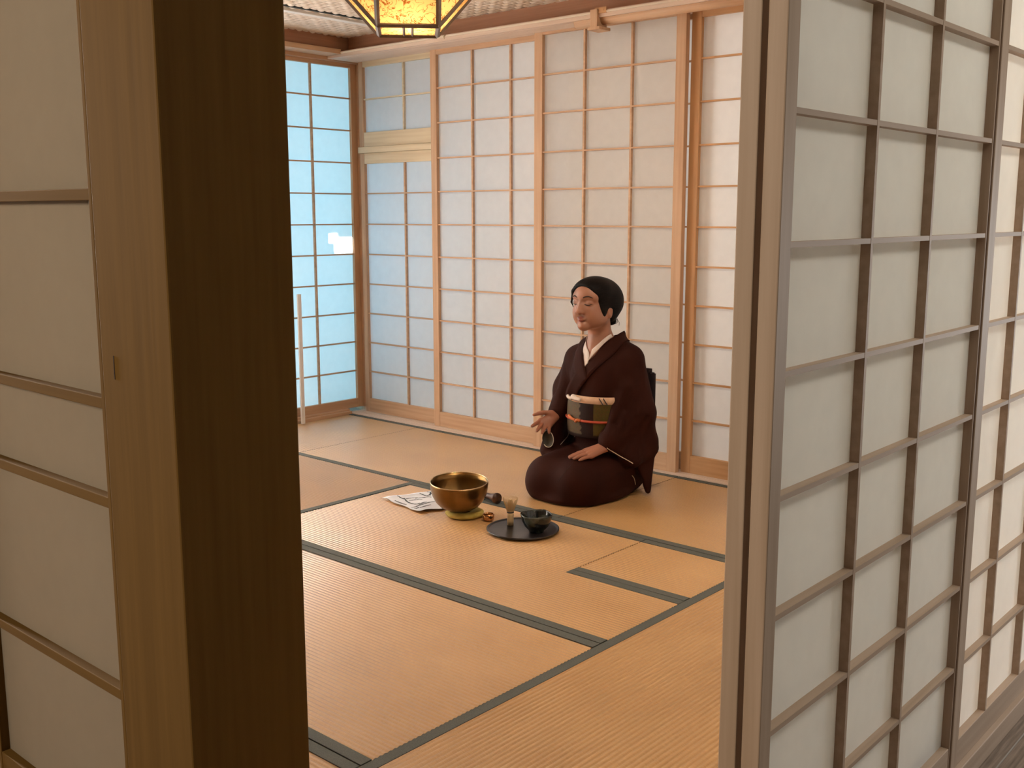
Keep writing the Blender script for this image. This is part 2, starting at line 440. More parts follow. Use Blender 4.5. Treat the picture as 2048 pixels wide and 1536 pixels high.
def tatami(label, x0, x1, y0, y1, ridge, borders, notch=None, cover=None):
    """ridge: axis along which the ridges run; borders: subset of 'x-','x+','y-','y+'; notch=(x0,x1,y0,y1) cut out of a corner"""
    t = empty('tatami_mat', ((x0 + x1) / 2, (y0 + y1) / 2, -0.028), label, 'tatami mat', 'rush mats on the tea room floor')
    g = 0.0020
    rects = [(x0 + g, x1 - g, y0 + g, y1 - g)]
    if notch:
        nx0, nx1, ny0, ny1 = notch
        rects = [(x0 + g, nx0 - g, y0 + g, y1 - g), (nx0 - g, x1 - g, ny1 + g, y1 - g)]
    V, F = [], []
    P = 0.0150; NS = 8
    for a0, a1, b0, b1 in rects:
        lo, hi, s0, s1 = (a0, a1, b0, b1) if ridge == 'y' else (b0, b1, a0, a1)
        n = max(2, int(round((hi - lo) / P * NS)))
        cross = np.linspace(lo, hi, n)
        prof = -(0.0018 if x0 > 3.0 else 0.0036) * (1 - np.abs(np.sin(np.pi * cross / P))) ** 1.35
        m_ = max(2, int((s1 - s0) / 0.25) + 1)
        along = np.linspace(s0, s1, m_)
        base = len(V)
        for i in range(n):
            for a in along:
                V.append((cross[i], a, prof[i]) if ridge == 'y' else (a, cross[i], prof[i]))
        for i in range(n - 1):
            for j in range(m_ - 1):
                q = [base + i * m_ + j, base + (i + 1) * m_ + j, base + (i + 1) * m_ + j + 1, base + i * m_ + j + 1]
                F.append(q if ridge == 'y' else q[::-1])
        k = len(V)
        V += [(a0, b0, -0.028), (a1, b0, -0.028), (a1, b1, -0.028), (a0, b1, -0.028), (a0, b0, -0.002), (a1, b0, -0.002), (a1, b1, -0.002), (a0, b1, -0.002)]
        F += [[k, k + 1, k + 5, k + 4], [k + 1, k + 2, k + 6, k + 5], [k + 2, k + 3, k + 7, k + 6], [k + 3, k, k + 4, k + 7], [k + 3, k + 2, k + 1, k]]
    me = bpy.data.meshes.new('rush_cover'); me.from_pydata(V, [], F)
    o = link('rush_cover', me, RUSH[cover or ridge], t)
    for p in me.polygons:
        p.use_smooth = len(p.vertices) == 4 and abs(p.normal.z) > 0.5
    bw = 0.033
    for s in borders:
        a0, a1, b0, b1 = x0 + g, x1 - g, y0 + g, y1 - g
        if s == 'x-': r_ = (a0, a0 + bw, b0, b1)
        elif s == 'x+': r_ = (a1 - bw, a1, b0, b1)
        elif s == 'y-': r_ = (a0, a1, b0, b0 + bw)
        elif s == 'y+': r_ = (a0, a1, b1 - bw, b1)
        else: r_ = s
        obj('cloth_border', B(r_[0], r_[1], r_[2], r_[3], -0.024, 0.0014), CLOTH, t, bevel=0.0008)
    return t
u = lambda v: v * U
NX = (u(2.250), u(2.620), u(1.364), u(1.758))
tatami('ribbed rush mat under the singing bowl and the black tray', u(1.885), u(2.622), u(1.386), u(2.797), 'y',
       ['x-', (u(2.622) - 0.033, u(2.622) - 0.0012, NX[3] + 0.001, u(2.797) - 0.001), (NX[0] - 0.034, NX[0] - 0.0012, u(1.386), NX[3])], NX)
tatami('small square hearth-cover rush mat set into the corner of a larger mat', NX[0], NX[1], u(1.386), NX[3], 'y', ['x-', 'x+'])
tatami('long shiny ribbed rush mat in the left foreground, beside the thick post', u(1.150), u(1.885), u(1.386), u(2.797), 'y', ['x-', 'x+'])
tatami('rush mat in the bottom foreground whose ribs run the other way', u(0.90), u(2.62), 0.757, u(1.386), 'x', ['y+', 'y-'])
tatami('strip of rush mat at the very bottom beside the thick post', 0.96, u(1.150), u(1.386), u(2.797), 'y', ['x+'])
tatami('smooth speckled rush mat at left, beyond the bowl and paper', 1.101, u(2.622), u(2.797), u(3.545), 'x', ['y-', 'y+'], None, 'shiny')
tatami('long rush mat in front of the kneeling woman along the back wall', u(2.622), 4.103, u(2.112), u(3.545), 'y', ['x-', 'x+'])
tatami('rush mat to the right of the kneeling woman along the back wall', u(2.622), 4.103, u(1.386), u(2.112), 'y', ['x-', 'x+'])
tatami('pale rush mat in the far corner below the windows', u(2.622), 4.103, u(3.545), 4.933, 'y', ['x-', 'x+'])
tatami('rush mat along the window wall, hidden by the thick post', 1.101, u(2.622), u(3.545), 4.933, 'x', ['y-', 'y+'])
tatami('rush mat at right behind the door posts', u(2.622), 4.103, 0.757, u(1.386), 'y', ['x-', 'x+'])
# ------------------------------------------------------------------ paper lantern hanging over the mats
def lantern():
    cx, cy, zb = 2.480, 2.648, 1.819
    face = math.atan2(-cy, -cx)                     # one side turned to the entrance
    t = empty('pendant_lantern', (cx, cy, zb), 'glowing amber paper lantern with dark wooden frame hanging above the mats', 'lantern', None, face)
    R_ = Matrix.Translation((cx, cy, zb)) @ Matrix.Rotation(face, 4, 'Z')
    def w(f, l, z): return R_ @ Vector((f, l, z))   # f towards the viewer, l to the side
    s = 0.098; h0 = 0.0; h1 = 0.165; tt = 0.150; h2 = 0.300; s2 = 0.09
    lp = bpy.data.materials.new('lantern_paper'); lp.use_nodes = True
    nt, N, L, b = nodes(lp)
    tc = N.new('ShaderNodeTexCoord')
    # fibres: thin contours of distorted noise
    def fibre(scale, off):
        n = N.new('ShaderNodeTexNoise'); n.inputs['Scale'].default_value = scale; n.inputs['Detail'].default_value = 2.5; n.inputs['Distortion'].default_value = 0.6
        mp = N.new('ShaderNodeMapping'); mp.inputs['Location'].default_value = (off, off * 2, off * 3)
        L.new(tc.outputs['Object'], mp.inputs[0]); L.new(mp.outputs[0], n.inputs['Vector'])
        a = N.new('ShaderNodeMath'); a.operation = 'SUBTRACT'; a.inputs[1].default_value = 0.5; L.new(n.outputs['Fac'], a.inputs[0])
        c = N.new('ShaderNodeMath'); c.operation = 'ABSOLUTE'; L.new(a.outputs[0], c.inputs[0])
        d = N.new('ShaderNodeMapRange'); d.inputs[1].default_value = 0.006; d.inputs[2].default_value = 0.022; L.new(c.outputs[0], d.inputs[0])
        k = N.new('ShaderNodeTexNoise'); k.inputs['Scale'].default_value = 14; L.new(mp.outputs[0], k.inputs['Vector'])
        e = N.new('ShaderNodeMapRange'); e.inputs[1].default_value = 0.54; e.inputs[2].default_value = 0.62; L.new(k.outputs['Fac'], e.inputs[0])
        mx = N.new('ShaderNodeMath'); mx.operation = 'MAXIMUM'; L.new(d.outputs[0], mx.inputs[0]); L.new(e.outputs[0], mx.inputs[1])
        return mx
    f1 = fibre(26, 0.0); f2 = fibre(36, 5.3)
    mu = N.new('ShaderNodeMath'); mu.operation = 'MULTIPLY'; L.new(f1.outputs[0], mu.inputs[0]); L.new(f2.outputs[0], mu.inputs[1])
    r = N.new('ShaderNodeValToRGB'); r.color_ramp.elements[0].color = (0.30, 0.11, 0.02, 1); r.color_ramp.elements[1].color = (0.90, 0.60, 0.26, 1)
    L.new(mu.outputs[0], r.inputs[0])
    d = N.new('ShaderNodeBsdfDiffuse'); tr = N.new('ShaderNodeBsdfTranslucent'); mx = N.new('ShaderNodeMixShader'); mx.inputs[0].default_value = 0.65
    L.new(r.outputs[0], d.inputs[0]); L.new(r.outputs[0], tr.inputs[0]); L.new(d.outputs[0], mx.inputs[1]); L.new(tr.outputs[0], mx.inputs[2])
    L.new(mx.outputs[0], N['Material Output'].inputs[0]); N.remove(b)
    frame = wood('lantern_frame_wood', (0.10, 0.07, 0.05), (0.15, 0.105, 0.075), 'z', 0.5)
    base = [(s, -s), (s, s), (-s, s), (-s, -s)]
    octo = [(s + tt, -s), (s + tt, s), (s, s + tt), (-s, s + tt), (-s - tt, s), (-s - tt, -s), (-s, -s - tt), (s, -s - tt)]
    def octz(k, z, q=1.0): return w(octo[k][0] * q, octo[k][1] * q, z)
    bm = bmesh.new()
    def quad(*p): bm.faces.new([bm.verts.new(x) for x in p])
    for i in range(4):
        a, c = base[i], base[(i + 1) % 4]
        k = (2 * i) % 8
        quad(w(*a, h0), w(*c, h0), octz(k + 1, h1), octz(k, h1))                # flaring face
        quad(w(*c, h0), octz((k + 2) % 8, h1), octz(k + 1, h1))                 # corner triangle
    quad(*[w(*b_, 0) for b_ in base])                                            # bottom sheet
    for k in range(8):
        quad(octz(k, h1), octz((k + 1) % 8, h1), octz((k + 1) % 8, h2, 0.72), octz(k, h2, 0.72))
    bmesh.ops.recalc_face_normals(bm, faces=bm.faces[:])
    obj('lantern_paper', bm, lp, t)
    # frame strips
    def bar(bm, p, q, wd):
        tube(bm, [p, q], wd, 4)
    for i in range(4):
        a, c = base[i], base[(i + 1) % 4]; k = 2 * i
        bm = bmesh.new(); bar(bm, w(*a, 0), w(*c, 0), 0.0085)
        obj('bottom_rail', bm, frame, t)
        for e_, k_ in ((a, k), (c, k + 1)):
            bm = bmesh.new(); bar(bm, w(*e_, 0), octz(k_, h1), 0.0085)
            obj('face_rib', bm, frame, t)
    for o_ in (-0.014, 0.014):
        bm = bmesh.new(); bar(bm, w(-s, o_, -0.001), w(s, o_, -0.001), 0.0045)
        obj('bottom_slat', bm, frame, t)
    bm = bmesh.new()
    for k in range(8):
        bar(bm, octz(k, h1), octz((k + 1) % 8, h1), 0.007)
    obj('shoulder_frame', bm, frame, t)
    bm = bmesh.new()
    for k in range(8):
        bar(bm, octz(k, h2, .72), octz((k + 1) % 8, h2, .72), 0.007)
    obj('upper_frame', bm, frame, t)
    bm = bmesh.new()
    tube(bm, [w(0, 0, h2), (cx, cy, ROOM_TOP - 0.012)], 0.004, 8)
    for k in (0, 4): bar(bm, octz(k, h2, .72), w(0, 0, h2 + 0.002), 0.005)
    obj('cord', bm, frame, t)
    bm = bmesh.new(); lathe(bm, [(0, 0.10), (0.02, 0.105), (0.03, 0.13), (0.028, 0.16), (0.014, 0.19), (0.014, 0.22), (0, 0.22)], (cx, cy, zb), 24)
    bulb = mat('bulb_glass', (1, 0.9, 0.7), 0.4)
    nb = bulb.node_tree.nodes['Principled BSDF']; nb.inputs['Emission Color'].default_value = (1, 0.72, 0.38, 1); nb.inputs['Emission Strength'].default_value = 2.5
    obj('bulb', bm, bulb, t, True)
    ld = bpy.data.lights.new('lantern_bulb', 'POINT'); ld.energy = 2.9; ld.color = (1.0, 0.74, 0.47); ld.shadow_soft_size = 0.05
    lo = bpy.data.objects.new('lantern_bulb', ld); COL.objects.link(lo); lo.location = (cx, cy, zb + 0.07)
lantern()

# ------------------------------------------------------------------ round pole on brackets under the head rail
t = empty('hanging_pole', (4.03, 2.6, 2.09), 'round wooden pole held under the head rail by a square bracket', 'pole')
bm = bmesh.new(); tube(bm, [(4.035, 3.155, 2.100), (4.035, 1.70, 2.100)], 0.026, 24); obj('pole', bm, W['y'], t, True)
bm = bmesh.new(); box(bm, 3.985, 4.062, 3.000, 3.040, 2.062, 2.140); box(bm, 3.985, 4.070, 2.985, 3.055, 2.050, 2.064); obj('bracket', bm, W['z'], t, bevel=0.002)
bm = bmesh.new(); box(bm, 3.999, 4.062, 1.80, 1.84, 2.062, 2.140); obj('bracket', bm, W['z'], t, bevel=0.002)
bm = bmesh.new()
for yy in (3.000, 2.972): tube(bm, [(3.998, yy, 2.133), (3.992, yy, 2.133)], 0.0045, 10)
box(bm, 3.9935, 4.002, 2.955, 3.02, 2.120, 2.146)
obj('mounting_plate', bm, AMBER['y'], t)
bm = bmesh.new(); tube(bm, [(4.003, 3.99, 2.132), (3.992, 3.99, 2.130), (3.987, 3.99, 2.120), (3.991, 3.99, 2.112)], 0.003, 8)
top('picture_hook', bm, mat('hook_brass', (0.75, 0.6, 0.4), 0.3, 0.8), 'tiny pale hook on the picture rail left of the wooden pole', 'hook', smooth=True)

# narrow upright white strip by the left edge of the window
pw = B(3.692, 3.716, 4.900, 4.912, 0.001, 0.762)
wt = mat('white_strip_plastic', (0.85, 0.82, 0.80), 0.5)
top('upright_strip', pw, wt, 'slim white upright strip in front of the window, beside the dark post', 'strip', bevel=0.001)

# ------------------------------------------------------------------ singing bowl on its ring cushion
def bumpy(m_, scale, strength, dist=0.001):
    nt, N, L, b = nodes(m_)
    tc = N.new('ShaderNodeTexCoord'); n = N.new('ShaderNodeTexNoise'); n.inputs['Scale'].default_value = scale; n.inputs['Detail'].default_value = 3
    L.new(tc.outputs['Object'], n.inputs['Vector'])
    bp = N.new('ShaderNodeBump'); bp.inputs['Strength'].default_value = strength; bp.inputs['Distance'].default_value = dist
    L.new(n.outputs['Fac'], bp.inputs['Height']); L.new(bp.outputs[0], b.inputs['Normal'])
    return m_
brass = add_noise(mat('hammered_brass', (0.5, 0.3, 0.12), 0.3, 1.0), (0.16, 0.088, 0.030), (0.27, 0.155, 0.055), (9, 9, 9), 5, 1.0, 0.12)
nodes(brass)[3].inputs['Roughness'].default_value = 0.30
BX, BY = 2.970, 2.880
BOWL_TILT = Matrix.Translation((BX - 0.014, BY + 0.016, 0.0315)) @ Matrix.Rotation(math.radians(4), 4, Vector((0.66, -0.75, 0)))
t = empty('singing_bowl', (BX, BY, 0.024), 'large brass singing bowl on a yellow ring cushion', 'bowl')
prof = [(0, 0.0), (0.040, 0.000), (0.060, 0.005), (0.080, 0.017), (0.098, 0.038), (0.111, 0.066), (0.117, 0.094), (0.119, 0.118), (0.1185, 0.122), (0.1155, 0.122),
        (0.113, 0.096), (0.107, 0.068), (0.094, 0.040), (0.076, 0.021), (0.05, 0.011), (0, 0.008)]
bm = bmesh.new(); lathe(bm, prof, (0, 0, 0), 96); bm.transform(BOWL_TILT @ Matrix.Diagonal((1, 1, 0.95, 1))); obj('bowl_shell', bm, brass, t, True)
rim = mat('polished_brass_rim', (0.70, 0.50, 0.28), 0.25, 1.0)
bm = bmesh.new(); lathe(bm, [(0.1185, 0.1310), (0.1192, 0.1325), (0.1180, 0.1345), (0.1160, 0.1345), (0.1150, 0.1325)], (0, 0, -0.0095), 96); bm.transform(BOWL_TILT @ Matrix.Diagonal((1, 1, 0.95, 1))); obj('rim', bm, rim, t, True)
cush = bumpy(add_noise(mat('yellow_cushion_cloth', (0.45, 0.33, 0.05), 0.85), (0.36, 0.25, 0.035), (0.52, 0.38, 0.08), (30, 30, 30), 4), 90, 0.5, 0.003)
bm = bmesh.new()
n1, n2 = 72, 14
gr = [[bm.verts.new((BX + (0.052 + (0.027 + 0.0015 * math.sin(9 * a)) * math.cos(b_)) * math.cos(a), BY + (0.052 + (0.027 + 0.0015 * math.sin(9 * a)) * math.cos(b_)) * math.sin(a), 0.0135 + 0.0132 * math.sin(b_)))
       for b_ in [2 * math.pi * j / n2 for j in range(n2)]] for a in [2 * math.pi * i / n1 for i in range(n1)]]
for i in range(n1):
    for j in range(n2):
        bm.faces.new((gr[i][j], gr[(i + 1) % n1][j], gr[(i + 1) % n1][(j + 1) % n2], gr[i][(j + 1) % n2]))
bmesh.ops.recalc_face_normals(bm, faces=bm.faces[:])
top('ring_cushion', bm, cush, 'mustard yellow ring cushion under the brass singing bowl', 'cushion', smooth=True)

# mallet lying behind the bowl
md = wood('dark_mallet_wood', (0.055, 0.022, 0.012), (0.09, 0.038, 0.02), 'y', 0.35)
p0, p1 = Vector((3.182, 2.892, 0.026)), Vector((3.227, 3.120, 0.018))
t = empty('mallet', (p0 + p1) / 2 - Vector((0, 0, 0.02)), 'dark wooden bowl mallet with a flared end lying behind the singing bowl', 'mallet')
d_ = (p1 - p0)
bm = bmesh.new(); tube(bm, [p0, p0 + d_ * 0.04, p0 + d_ * 0.10, p0 + d_ * 0.2, p0 + d_ * 0.34, p0 + d_ * 0.6, p1], [0.0235, 0.0235, 0.018, 0.013, 0.0125, 0.0145, 0.0145], 20); obj('handle', bm, md, t, True)
bm = bmesh.new(); tube(bm, [p1 - d_ * 0.35, p1 - d_ * 0.33, p1 + d_ * 0.02, p1 + d_ * 0.04], [0.0148, 0.0165, 0.0165, 0.013], 20)
obj('striking_end', bm, mat('mallet_felt', (0.12, 0.06, 0.035), 0.9), t, True)

# small brass cup
cb = mat('copper_cup', (0.62, 0.33, 0.14), 0.22, 1.0)
bm = bmesh.new(); lathe(bm, [(0, 0.0008), (0.014, 0.0008), (0.0205, 0.005), (0.0235, 0.014), (0.0235, 0.026), (0.0215, 0.0295), (0.0195, 0.0285), (0.0205, 0.02), (0.018, 0.008), (0, 0.005)], (2.984, 2.761, 0.0), 48)
top('small_cup', bm, cb, 'tiny shiny copper cup on the mat between the singing bowl and the tray', 'cup', smooth=True)

# ------------------------------------------------------------------ calligraphy sheet
def sheet():
    # corners on the mat, seen through the entrance: left, front, right (under the bowl's shadow), back
    A, Bc, Cc, Dc = Vector((2.908, 3.315, 0)), Vector((2.868, 3.045, 0)), Vector((3.02, 2.985, 0)), Vector((3.125, 3.245, 0))
    n = 26
    rnd = random.Random(3)
    V, F = [], []
    for i in range(n + 1):
        for j in range(n + 1):
            u_, v_ = i / n, j / n
            p = (A * (1 - u_) + Bc * u_) * (1 - v_) + (Dc * (1 - u_) + Cc * u_) * v_
            edge = min(u_, v_, 1 - u_, 1 - v_)
            wob = 0.006 * math.sin(13 * u_ + 3 * v_) * (1 if edge < 0.03 else 0.3)
            z = 0.0022 + 0.0035 * (math.sin(7.3 * u_ + 2 * v_) * math.sin(5 * v_ + 1) + 1) * 0.8 + 0.005 * max(0, 0.12 - edge) / 0.12
            V.append((p.x + wob, p.y + 0.006 * math.sin(11 * v_ + 5 * u_) * (1 if edge < 0.03 else 0.3), z))
    for i in range(n):
        for j in range(n):
            a = i * (n + 1) + j
            F.append((a, a + n + 1, a + n + 2, a + 1))
    me = bpy.data.meshes.new('sheet'); me.from_pydata(V, [], F)
    t = empty('calligraphy_sheet', (2.98, 3.15, 0), 'crinkled white paper with black brush writing on the mat left of the bowl', 'paper')
    pm_ = mat('white_writing_paper', (0.90, 0.91, 0.95), 0.6)
    o = link('sheet', me, pm_, t, True)
    o.modifiers.new('thick', 'SOLIDIFY').thickness = 0.0004
    bvh = BVHTree.FromPolygons([Vector(v) for v in V], F)
    ink = mat('black_ink', (0.025, 0.027, 0.03), 0.45)
    # brush strokes, traced on the sheet
    def on_sheet(cx_, cy_):
        x, y = 740 + 0.331 * cx_, 880 + 0.331 * cy_
        d = FWD + RIGHT * ((x - 1024) / 2091.3) + DOWN * ((y - 768) / 2091.3)
        k = (0.006 - CAM_H) / d.z
        return Vector((d.x * k, d.y * k, 0.006))
    strokes = [[(300, 322), (325, 330), (345, 335), (375, 325)], [(345, 316), (366, 320), (362, 336)],
               [(165, 342), (190, 352), (210, 358), (235, 352), (265, 347), (290, 345)], [(205, 352), (225, 372), (255, 382), (285, 385), (300, 380)],
               [(150, 370), (175, 378), (205, 385), (222, 388)], [(250, 405), (275, 400), (300, 392), (330, 385), (360, 378), (392, 372)],
               [(296, 388), (322, 379), (345, 376)], [(272, 353), (310, 349), (350, 345), (372, 348)], [(300, 408), (338, 397), (368, 390)],
               [(236, 366), (262, 362), (288, 360), (318, 362)], [(268, 412), (284, 410), (296, 404)]]
    bm = bmesh.new()
    for st in strokes:
        pts = spline([on_sheet(a, b_) for a, b_ in st], 6)
        for i, p in enumerate(pts):
            hit = bvh.ray_cast(Vector((p.x, p.y, 0.1)), Vector((0, 0, -1)))
            p.z = (hit[0].z if hit[0] else 0.004) + 0.0007
        L_, R2 = [], []
        N_ = len(pts)
        for i, p in enumerate(pts):
            tg = (pts[min(i + 1, N_ - 1)] - pts[max(i - 1, 0)]); tg.z = 0; tg.normalize()
            sd = Vector((-tg.y, tg.x, 0)) * (0.0036 * (0.55 + 0.6 * math.sin(math.pi * (i + 0.6) / N_) + 0.25 * math.sin(i * 1.7)))
            L_.append(bm.verts.new(p + sd)); R2.append(bm.verts.new(p - sd))
        for i in range(N_ - 1):
            bm.faces.new((R2[i], R2[i + 1], L_[i + 1], L_[i]))
    obj('brush_writing', bm, ink, t)
sheet()

# ------------------------------------------------------------------ tray, whisk, tea bowl
TX, TY = 2.970, 2.566
lac = mat('black_lacquer', (0.012, 0.010, 0.011), 0.28, 0, 0.5)
bm = bmesh.new(); lathe(bm, [(0, 0.002), (0.120, 0.002), (0.134, 0.004), (0.1415, 0.010), (0.1415, 0.0135), (0.139, 0.0145), (0.134, 0.0105), (0.128, 0.009), (0, 0.009)], (TX, TY, 0), 96)
top('round_tray', bm, lac, 'round black lacquer tray on the mat, carrying whisk and tea bowl', 'tray', smooth=True)

# bamboo tea whisk
bam = wood('bamboo', (0.58, 0.40, 0.20), (0.70, 0.52, 0.29), 'z', 0.45)
WX, WY = 2.976, 2.636
t = empty('tea_whisk', (WX, WY, 0.0095), 'upright bamboo tea whisk on the left of the black tray', 'whisk')
bm = bmesh.new(); lathe(bm, [(0, 0), (0.0125, 0), (0.0128, 0.02), (0.0124, 0.032), (0.0130, 0.038), (0.0132, 0.052), (0, 0.052)], (WX, WY, 0.0095), 28); obj('handle', bm, bam, t, True)
bm = bmesh.new(); lathe(bm, [(0.0133, 0.050), (0.0142, 0.0515), (0.0142, 0.0545), (0.0133, 0.056)], (WX, WY, 0.0095), 28); obj('thread_binding', bm, mat('black_thread', (0.02, 0.015, 0.015), 0.8), t, True)
bm = bmesh.new(); nT = 64
for i in range(nT):
    a = 2 * math.pi * i / nT
    pts = [(WX + r * math.cos(a), WY + r * math.sin(a), 0.0095 + z) for r, z in ((0.0125, 0.052), (0.0165, 0.066), (0.0215, 0.080), (0.0262, 0.094), (0.0292, 0.107), (0.0278, 0.111))]
    tube(bm, pts, [0.0008, 0.0008, 0.0007, 0.0006, 0.0005, 0.0003], 4)
for i in range(28):
    a = 2 * math.pi * i / 28
    pts = [(WX + r * math.cos(a), WY + r * math.sin(a), 0.0095 + z) for r, z in ((0.0085, 0.052), (0.009, 0.072), (0.0095, 0.090), (0.007, 0.104), (0.001, 0.106))]
    tube(bm, pts, 0.0007, 4)
obj('tines', bm, bam, t)

# dark glazed tea bowl
gl = add_noise(mat('dark_green_glaze', (0.02, 0.025, 0.02), 0.12, 0, 0.6), (0.008, 0.009, 0.008), (0.085, 0.095, 0.07), (16, 16, 26), 5, 1.0, 0.08, 0.42, 0.72)
CX, CY = 2.976, 2.502
bm = bmesh.new()
lathe(bm, [(0, 0.0), (0.028, 0.0), (0.029, 0.006), (0.033, 0.010), (0.046, 0.024), (0.056, 0.046), (0.0605, 0.066), (0.0608, 0.0705), (0.0590, 0.0715), (0.0570, 0.068), (0.052, 0.046), (0.040, 0.022), (0.02, 0.013), (0, 0.012)], (CX, CY, 0.0095), 72)
for v in bm.verts:
    a = math.atan2(v.co.y - CY, v.co.x - CX); k_ = (v.co.z - 0.0095) / 0.07
    v.co.z += 0.002 * k_ * math.sin(3 * a + 1); v.co.x += 0.0015 * k_ * math.sin(2 * a); v.co.y += 0.0015 * k_ * math.cos(3 * a)
top('tea_bowl', bm, gl, 'dark green-black glazed tea bowl on the right of the black tray', 'bowl', smooth=True)
# ------------------------------------------------------------------ smooth solids: distance fields meshed by surface nets
class Field:
    def __init__(s, lo, hi, h):
        s.lo = np.array(lo, float); s.h = h
        s.n = np.ceil((np.array(hi) - s.lo) / h).astype(int) + 1
        s.D = np.full(tuple(s.n), 0.2, np.float32)
    def _sub(s, blo, bhi):
        a = np.clip(np.floor((np.array(blo) - s.lo) / s.h).astype(int), 0, s.n - 1)
        b = np.clip(np.ceil((np.array(bhi) - s.lo) / s.h).astype(int) + 1, 1, s.n)
        sl = tuple(slice(a[i], b[i]) for i in range(3))
        g = np.meshgrid(*[(s.lo[i] + np.arange(a[i], b[i]) * s.h).astype(np.float32) for i in range(3)], indexing='ij', sparse=True)
        return sl, g
    def _apply(s, sl, d, k, mode):
        a = s.D[sl]
        if mode == 'add':
            hh = np.clip(0.5 + 0.5 * (a - d) / k, 0, 1); s.D[sl] = a * (1 - hh) + d * hh - k * hh * (1 - hh)
        elif mode == 'cut':
            hh = np.clip(0.5 - 0.5 * (a + d) / k, 0, 1); s.D[sl] = a * (1 - hh) - d * hh + k * hh * (1 - hh)
    def cone(s, p, q, r1, r2=None, k=0.02, mode='add'):
        r2 = r1 if r2 is None else r2
        p = np.array(p, float); q = np.array(q, float); m_ = max(r1, r2) + k + 4 * s.h
        sl, (X, Y, Z) = s._sub(np.minimum(p, q) - m_, np.maximum(p, q) + m_)
        d = q - p; L2 = float(d @ d) + 1e-12
        t = np.clip(((X - p[0]) * d[0] + (Y - p[1]) * d[1] + (Z - p[2]) * d[2]) / L2, 0, 1)
        D = np.sqrt((X - p[0] - t * d[0]) ** 2 + (Y - p[1] - t * d[1]) ** 2 + (Z - p[2] - t * d[2]) ** 2) - (r1 + (r2 - r1) * t)
        s._apply(sl, D, k, mode)
    def ell(s, c, r, k=0.02, mode='add', rot=None):
        c = np.array(c, float); r = np.array(r, float); m_ = max(r) + k + 4 * s.h
        sl, (X, Y, Z) = s._sub(c - m_, c + m_)
        x, y, z = X - c[0], Y - c[1], Z - c[2]
        if rot is not None:
            R_ = np.array(rot); x, y, z = R_[0, 0] * x + R_[1, 0] * y + R_[2, 0] * z, R_[0, 1] * x + R_[1, 1] * y + R_[2, 1] * z, R_[0, 2] * x + R_[1, 2] * y + R_[2, 2] * z
        k0 = np.sqrt((x / r[0]) ** 2 + (y / r[1]) ** 2 + (z / r[2]) ** 2) + 1e-9
        k1 = np.sqrt((x / r[0] ** 2) ** 2 + (y / r[1] ** 2) ** 2 + (z / r[2] ** 2) ** 2) + 1e-9
        s._apply(sl, np.minimum(k0 * (k0 - 1) / k1, 0.15), k, mode)
    def rbox(s, c, hs, r, k=0.02, mode='add'):
        c = np.array(c, float); hs = np.array(hs, float); m_ = hs + k + 4 * s.h + r
        sl, (X, Y, Z) = s._sub(c - m_, c + m_)
        qx, qy, qz = np.abs(X - c[0]) - hs[0] + r, np.abs(Y - c[1]) - hs[1] + r, np.abs(Z - c[2]) - hs[2] + r
        D = np.sqrt(np.maximum(qx, 0) ** 2 + np.maximum(qy, 0) ** 2 + np.maximum(qz, 0) ** 2) + np.minimum(np.maximum(np.maximum(qx, qy), qz), 0) - r
        s._apply(sl, D, k, mode)
    def tri(s, a, b, c, r, k=0.02):
        a, b, c = [np.array(v, float) for v in (a, b, c)]
        m_ = r + k + 4 * s.h
        sl, (X, Y, Z) = s._sub(np.minimum(np.minimum(a, b), c) - m_, np.maximum(np.maximum(a, b), c) + m_)
        ba, cb, ac = b - a, c - b, a - c
        nor = np.cross(ba, ac); dot = lambda u, v: u[0] * v[0] + u[1] * v[1] + u[2] * v[2]
        pa, pb, pc = (X - a[0], Y - a[1], Z - a[2]), (X - b[0], Y - b[1], Z - b[2]), (X - c[0], Y - c[1], Z - c[2])
        inside = (np.sign(dot(np.cross(ba, nor), pa)) + np.sign(dot(np.cross(cb, nor), pb)) + np.sign(dot(np.cross(ac, nor), pc))) < 2
        def e(v, p):
            t = np.clip(dot(v, p) / float(v @ v), 0, 1)
            return (v[0] * t - p[0]) ** 2 + (v[1] * t - p[1]) ** 2 + (v[2] * t - p[2]) ** 2
        D2 = np.where(inside, np.minimum(np.minimum(e(ba, pa), e(cb, pb)), e(ac, pc)), dot(nor, pa) ** 2 / float(nor @ nor))
        s._apply(sl, np.sqrt(D2) - r, k, 'add')
    def floor(s, z):
        Z = s.lo[2] + np.arange(s.n[2]) * s.h
        s.D = np.maximum(s.D, (z - Z)[None, None, :].astype(np.float32))
    def mesh(s, smooth=2):
        D = s.D; n = s.n
        ins = D < 0
        c = [ins[i:n[0] - 1 + i, j:n[1] - 1 + j, k:n[2] - 1 + k] for i in (0, 1) for j in (0, 1) for k in (0, 1)]
        anyi = np.logical_or.reduce(c); alli = np.logical_and.reduce(c)
        act = anyi & ~alli
        ids = np.full(act.shape, -1, np.int64); cells = np.argwhere(act); ids[act] = np.arange(len(cells))
        off = np.array([[i, j, k] for i in (0, 1) for j in (0, 1) for k in (0, 1)])
        val = np.stack([D[cells[:, 0] + o[0], cells[:, 1] + o[1], cells[:, 2] + o[2]] for o in off], 1)
        acc = np.zeros((len(cells), 3)); cnt = np.zeros(len(cells))
        for a in range(8):
            for b in range(a + 1, 8):
                if np.abs(off[a] - off[b]).sum() != 1: continue
                va, vb = val[:, a], val[:, b]; cr = (va < 0) != (vb < 0)
                t = np.where(cr, va / np.where(cr, va - vb, 1), 0)
                acc += cr[:, None] * (off[a] + t[:, None] * (off[b] - off[a])); cnt += cr
        V = s.lo + (cells + acc / cnt[:, None]) * s.h
        F = []
